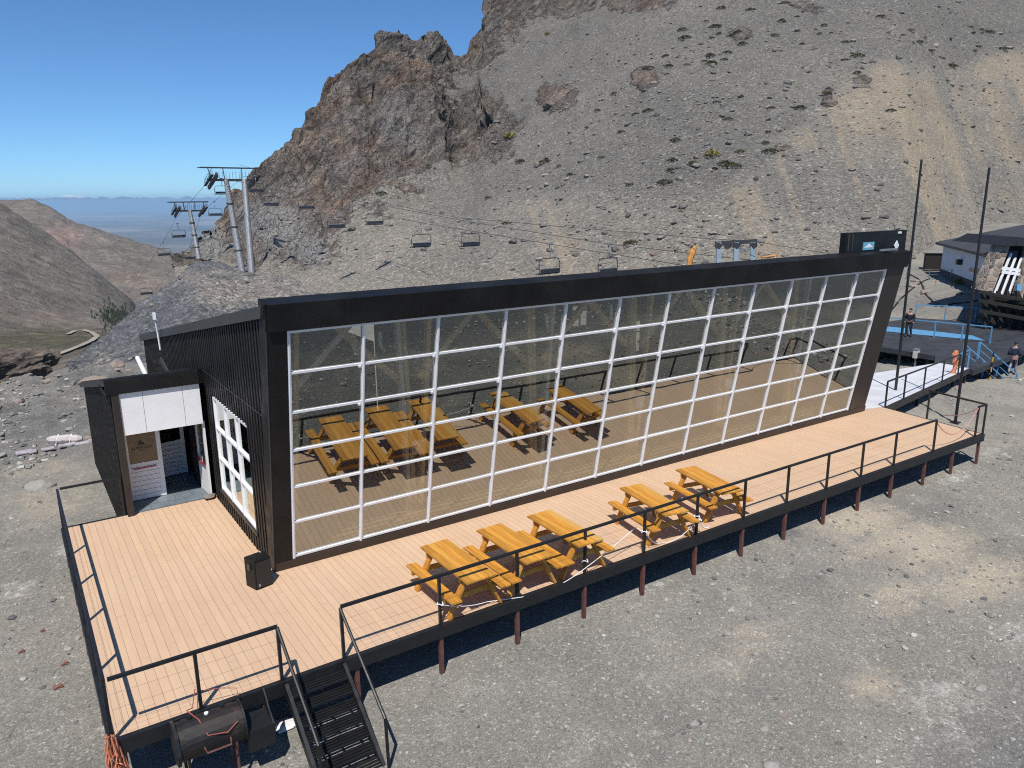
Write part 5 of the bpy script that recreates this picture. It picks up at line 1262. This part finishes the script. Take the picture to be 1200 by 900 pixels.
while cnt < 26:
    u, v = r_.uniform(430, 1190), r_.uniform(10, 300)
    p, n = hit(mountain, u, v)
    if p is None or n[2] < .5: continue
    o = bpy.data.objects.new('boulder', proto_b[cnt % 4]); col.objects.link(o); s_ = .22+.5*r_.random()**2.5; o.location = p; o.scale = (s_, s_*r_.uniform(.7, 1.1), s_*r_.uniform(.6, 1)); o.rotation_euler = (0, 0, r_.uniform(0, 6)); cnt += 1
    tag(o, 'grey boulder lying loose on the scree slope', 'boulder', 'loose boulders on the scree')
cnt = 0
while cnt < 64:
    x, y = r_.uniform(-8, 1), r_.uniform(14, 33)
    if under(x, y): continue
    p = drop(dep, x, y)
    if p is None: continue
    o = bpy.data.objects.new('rock', proto_b[cnt % 4]); col.objects.link(o); s_ = .10+.40*r_.random()**2.6; o.location = p; o.scale = (s_, s_*r_.uniform(.7, 1.1), s_*.8); o.rotation_euler = (r_.uniform(-.3, .3), 0, r_.uniform(0, 6)); cnt += 1
    tag(o, 'brown rock on the rough ground left of the entrance annex', 'rock', 'rocks left of the annex')
cnt = 0
while cnt < 34:
    u, v = r_.uniform(1062, 1160), r_.gauss(336, 14)
    h_ = dep.ray_cast(Vector(CAM), Vector(ray(u, v)).normalized())
    if h_[0] is None or v < 318: continue
    o = bpy.data.objects.new('rock', proto_b[cnt % 4]); col.objects.link(o); s_ = .12+.42*r_.random()**2.5; o.location = h_[0]; o.scale = (s_, s_*r_.uniform(.6, 1.1), s_*.7); o.rotation_euler = (0, 0, r_.uniform(0, 6)); cnt += 1
    tag(o, 'rock lying on the bare slope between the black platform and the pale house', 'rock', 'rocks below the pale house')
for u, v, s_, lab in ((46, 571, .30, 'pale angular rock on the gravel left of the side railing'), (813, 848, .07, 'pale rounded stone alone on the grey gravel in front'), (896, 852, .06, 'small tan stone on the grey gravel in front'), (905, 895, .10, 'white flat stone at the bottom edge of the gravel'), (1150, 800, .09, 'grey stone among the pale rubble at lower right'), (1056, 803, .07, 'pale stone beside the tan patch at lower right')):
    q = onz(u, v, -.95); p = drop(dep, q[0], q[1]); o = bpy.data.objects.new('stone', rock_mesh('stone', int(u), s_, 3, .6, pebble_m)); col.objects.link(o); o.location = p; tag(o, lab, 'stone')
brk = paint('brick_red', (.22, .10, .075), .9, 0, .3, 20, .3)
for u, v, s_, lab in ((25, 765, .07, 'reddish brick fragment on the gravel at the far left edge'), (76, 779, .08, 'red brick fragment on the gravel beside the left deck posts'), (68, 806, .10, 'long red brick piece on the gravel near the orange netting'), (50, 740, .05, 'tiny red brick chip on the gravel left of the deck posts')):
    q = onz(u, v, -.95); p = drop(dep, q[0], q[1]); s_ *= .65; m = MB(); m.obox((p.x, p.y, p.z+.02), (s_, s_*.3, .01), (-s_*.15, s_*.5, 0), (0, 0, .03)); m.ico((p.x+s_*.9, p.y-.02, p.z+.02), s_*.45, .3, .6, int(u)); tag(m.build('brick_fragment', brk, None, bevel=.008), lab, 'brick')
# white slabs by the stairs
m = MB(); q = onz(332, 850, -.93); p = drop(dep, q[0], q[1]); m.ico((p.x, p.y, p.z+.03), .17, .2, .35, 5); m.ico((p.x-.15, p.y+.03, p.z+.04), .13, .25, .3, 6, 1); m.ico((p.x+.12, p.y-.06, p.z+.03), .10, .25, .35, 9, 2)
tag(m.build('plaster_lump', paint('white_plaster', (.70, .70, .70), .9, 0, .1, 8)), 'broken white plaster lump between the smoker and the stairs', 'rubble')
# wrapped bundle on the rough ground
q = onz(76, 514, -.7); p = drop(dep, q[0], q[1]); e = empty('wrapped_bundle', tuple(p), R(-28), 'long bundle in white and red printed sheeting on the ground left of the annex', 'bundle')
shm = NT('printed_sheeting'); k = shm; pz = k.obj(); shm = k.pbr(k.mix(k.ramp(k.noise(pz, 3.2, 4, .6), [(.60, 0), (.66, 1)]), (.50, .46, .44), (.40, .09, .07)), .5)
m = MB(); pts = [np.array([-.85+.17*i, random.uniform(-.03, .03), .24+random.uniform(-.02, .03)]) for i in range(11)]; m.tube(pts, [.10, .20, .23, .21, .24, .22, .25, .22, .23, .2, .1], 9); m.build('sheeting', shm, e)
m = MB(); m.tube([(-.35, -.28, .02), (-.3, -.2, .3), (-.28, .0, .49), (-.25, .25, .2)], .03, 5); m.tube([(.3, -.28, .02), (.33, -.2, .3), (.35, .0, .49), (.4, .25, .2)], .03, 5); m.build('strap', white_paint, e)
m = MB()
for i in range(9): m.obox((random.uniform(-1.4, 1.3), random.uniform(-.7, -.3), .06), (random.uniform(.1, .3), .02, 0), (0, random.uniform(.05, .12), .02), (0, 0, .02))
e.scale = (.68, .7, .7)
o = m.build('plastic_scraps', paint('scrap_plastic', (.36, .33, .36), .6, 0, .3, 5)); o.location = p; tag(o, 'pale plastic scraps scattered in front of the wrapped bundle', 'scraps')

# cushion plants
leafm = NT('cushion_leaves'); k = leafm; rr0 = k.rnd(); leafm = k.pbr(k.ramp(rr0, [(0, (.030, .036, .015)), (.5, (.055, .062, .025)), (.85, (.085, .085, .035)), (1, (.12, .09, .045))]), .85)
yel_leaf = NT('yellow_leaves'); k = yel_leaf; rr0 = k.rnd(); yel_leaf = k.pbr(k.ramp(rr0, [(0, (.10, .10, .02)), (.5, (.20, .18, .035)), (1, (.30, .26, .06))]), .85)
def tuft(seed, mat):
    r2 = random.Random(seed); m = MB()
    for i in range(240):
        a = r2.uniform(0, 6.28); rad = r2.random()**.5; zz = (1-rad**2)*.55*r2.uniform(.4, 1.15); L_ = r2.uniform(.06, .14)
        c = np.array([rad*math.cos(a)*1.1, rad*math.sin(a)*.9, zz]); d1_ = np.array([r2.gauss(0, 1), r2.gauss(0, 1), r2.gauss(0, .6)]); d1_ /= np.linalg.norm(d1_)
        d2_ = np.cross(d1_, [r2.gauss(0, 1), r2.gauss(0, 1), r2.gauss(0, 1)]); d2_ /= np.linalg.norm(d2_)
        m.quad(c-d1_*L_-d2_*L_*.5, c+d1_*L_-d2_*L_*.6, c+d1_*L_*.9+d2_*L_*.5, c-d1_*L_*.8+d2_*L_*.6)
    me = bpy.data.meshes.new('cushion_plant'); me.from_pydata(m.v, [], m.f); me.materials.append(mat); return me
tufts = [tuft(i, leafm) for i in range(4)]; ytuft = tuft(9, yel_leaf)
SH = [(800, 35), (803, 45), (838, 32), (842, 40), (865, 38), (870, 52), (780, 66), (784, 78), (805, 76), (832, 66), (833, 75), (852, 62), (908, 42), (916, 25), (940, 52), (960, 40), (965, 30), (1005, 66), (1031, 20), (1066, 36), (1077, 50), (1142, 60), (1150, 35), (1160, 38), (1175, 58), (1115, 78), (1005, 86), (968, 110), (966, 122), (903, 127), (900, 155), (897, 168), (902, 178), (867, 178), (850, 192), (858, 195), (812, 192), (788, 188), (786, 200), (738, 217), (780, 214), (792, 165), (745, 134), (705, 185), (840, 120), (853, 140), (938, 127), (728, 155), (760, 80), (688, 150), (610, 190), (572, 232), (595, 262), (640, 190), (668, 205), (700, 130), (720, 110), (465, 190), (447, 227), (740, 285), (515, 100), (655, 195), (1044, 130), (1110, 95), (1090, 60), (990, 50), (880, 12), (845, 10), (920, 4), (760, 130)]
r3 = random.Random(31); shp = list(SH)
for (u, v) in SH[:24]: shp.append((u+r3.uniform(-14, 14), v+r3.uniform(-9, 9)))
for i, (u, v) in enumerate(shp):
    p, n = hit(mountain, u, v)
    if p is None: continue
    o = bpy.data.objects.new('cushion_plant', tufts[i % 4]); col.objects.link(o); s_ = (.95 if i < len(SH) else .55)*r3.uniform(.5, 1.15); o.location = p; o.scale = (s_*1.2, s_, s_*.9); o.rotation_euler = (0, 0, r3.uniform(0, 6))
    tag(o, 'dark green cushion plant growing on the scree slope', 'plant', 'cushion plants on the scree')
for u, v, s_, lab in ((599, 161, 1.5, 'yellow green cushion plant at the right edge of the brown crag'), (835, 182, 1.2, 'yellowish cushion plant among dark green ones on the scree'), (642, 40, .9, 'pale yellow cushion plant near the summit rocks')):
    p, n = hit(mountain, u, v)
    if p is None: continue
    o = bpy.data.objects.new('cushion_plant', ytuft); col.objects.link(o); o.location = p; o.scale = (s_, s_, s_); tag(o, lab, 'plant')
q = onz(1133, 347, -1.2); p = drop(dep, q[0], q[1])
if p is not None:
    o = bpy.data.objects.new('cushion_plant', ytuft); col.objects.link(o); o.location = p; o.scale = (1.6, 1.2, .7); tag(o, 'low yellow plant on the bare ground below the pale house', 'plant')
# conifers in the valley: a far wood read as one mass
m = MB(); r4 = random.Random(12); hb_ = bvh_of(bpy.data.objects['hills']); vb_ = bvh_of(vs_o)
for i in range(260):
    u, v = r4.gauss(133, 10), r4.gauss(371, 5)
    if r4.random() < .25: u, v = r4.uniform(118, 160), r4.gauss(372+(0), 9)
    h1 = vb_.ray_cast(Vector(CAM), Vector(ray(u, v)).normalized()); h2 = hb_.ray_cast(Vector(CAM), Vector(ray(u, v)).normalized())
    hh = min([h_ for h_ in (h1, h2) if h_[0] is not None], key=lambda h_: h_[3], default=None)
    if hh is None: continue
    p = hh[0]; H_ = r4.uniform(.6, 1.3)*hh[3]*.0040; n = 6
    for lv in range(3):
        z0 = H_*(.1+.28*lv); rr1 = H_*(.30-.07*lv); vsx = [(p.x+rr1*math.cos(6.283*j/n+lv)*r4.uniform(.7, 1.1), p.y+rr1*math.sin(6.283*j/n+lv)*r4.uniform(.7, 1.1), p.z+z0) for j in range(n)]+[(p.x, p.y, p.z+z0+H_*.42)]
        m.add(vsx, [(j, (j+1) % n, n) for j in range(n)])
tag(m.build('conifer_wood', paint('conifer_needles', (.022, .034, .016), .9, 0, .4, .2)), kind='stuff')

# ================================================================== AIR, LIGHT, SKY
SUN = np.array([-.345, -.425, .93]); SUN /= np.linalg.norm(SUN)
HAZE = True
if HAZE:
    hm = bpy.data.materials.new('air_haze'); hm.use_nodes = True; t = hm.node_tree; t.nodes.clear(); oo = t.nodes.new('ShaderNodeOutputMaterial'); pv2 = t.nodes.new('ShaderNodeVolumePrincipled')
    pv2.inputs['Color'].default_value = (.46, .73, 1.0, 1); pv2.inputs['Density'].default_value = 4.2e-5; pv2.inputs['Anisotropy'].default_value = .1
    t.links.new(pv2.outputs[0], oo.inputs['Volume'])
    allz = P2[..., 2].max()
    o = MB().box(-95000, 95000, -2500, 95000, -622, float(max(allz, 30))+3).build('haze', hm); tag(o, kind='stuff')
ld = bpy.data.lights.new('sun', 'SUN'); ld.energy = 4.7; ld.angle = R(.53); ld.color = (1.0, .945, .86)
lo_ = bpy.data.objects.new('sun', ld); col.objects.link(lo_); lo_.rotation_euler = Vector(SUN).to_track_quat('Z', 'Y').to_euler()
w = bpy.data.worlds.new('World'); sc.world = w; w.use_nodes = True; t = w.node_tree; t.nodes.clear()
sk = t.nodes.new('ShaderNodeTexSky'); sk.sky_type = 'NISHITA'; sk.sun_disc = False; sk.sun_elevation = math.asin(SUN[2]); sk.sun_rotation = math.atan2(SUN[0], SUN[1]); sk.altitude = 3500; sk.air_density = 1.0; sk.dust_density = .5; sk.ozone_density = 4
bg = t.nodes.new('ShaderNodeBackground'); bg.inputs[1].default_value = .104; wo = t.nodes.new('ShaderNodeOutputWorld')
mx = t.nodes.new('ShaderNodeMix'); mx.data_type = 'RGBA'; mx.blend_type = 'MULTIPLY'; mx.inputs[0].default_value = 1; mx.inputs[7].default_value = (.67, .95, 1.13, 1)
t.links.new(sk.outputs[0], mx.inputs[6]); t.links.new(mx.outputs[2], bg.inputs[0]); t.links.new(bg.outputs[0], wo.inputs[0])
sc.view_settings.view_transform = 'Standard'; sc.view_settings.look = 'None'; sc.view_settings.gamma = 1; sc.view_settings.exposure = .12
c = sc.cycles if hasattr(sc, 'cycles') else None
sc.render.engine = 'CYCLES'; c = sc.cycles
c.use_denoising = False; c.filter_width = 1.1; c.denoiser = 'OPENIMAGEDENOISE'; c.max_bounces = 8; c.diffuse_bounces = 3; c.glossy_bounces = 4; c.transmission_bounces = 4; c.transparent_max_bounces = 16; c.volume_bounces = 2
c.caustics_reflective = True; c.blur_glossy = .6; c.sample_clamp_indirect = 6
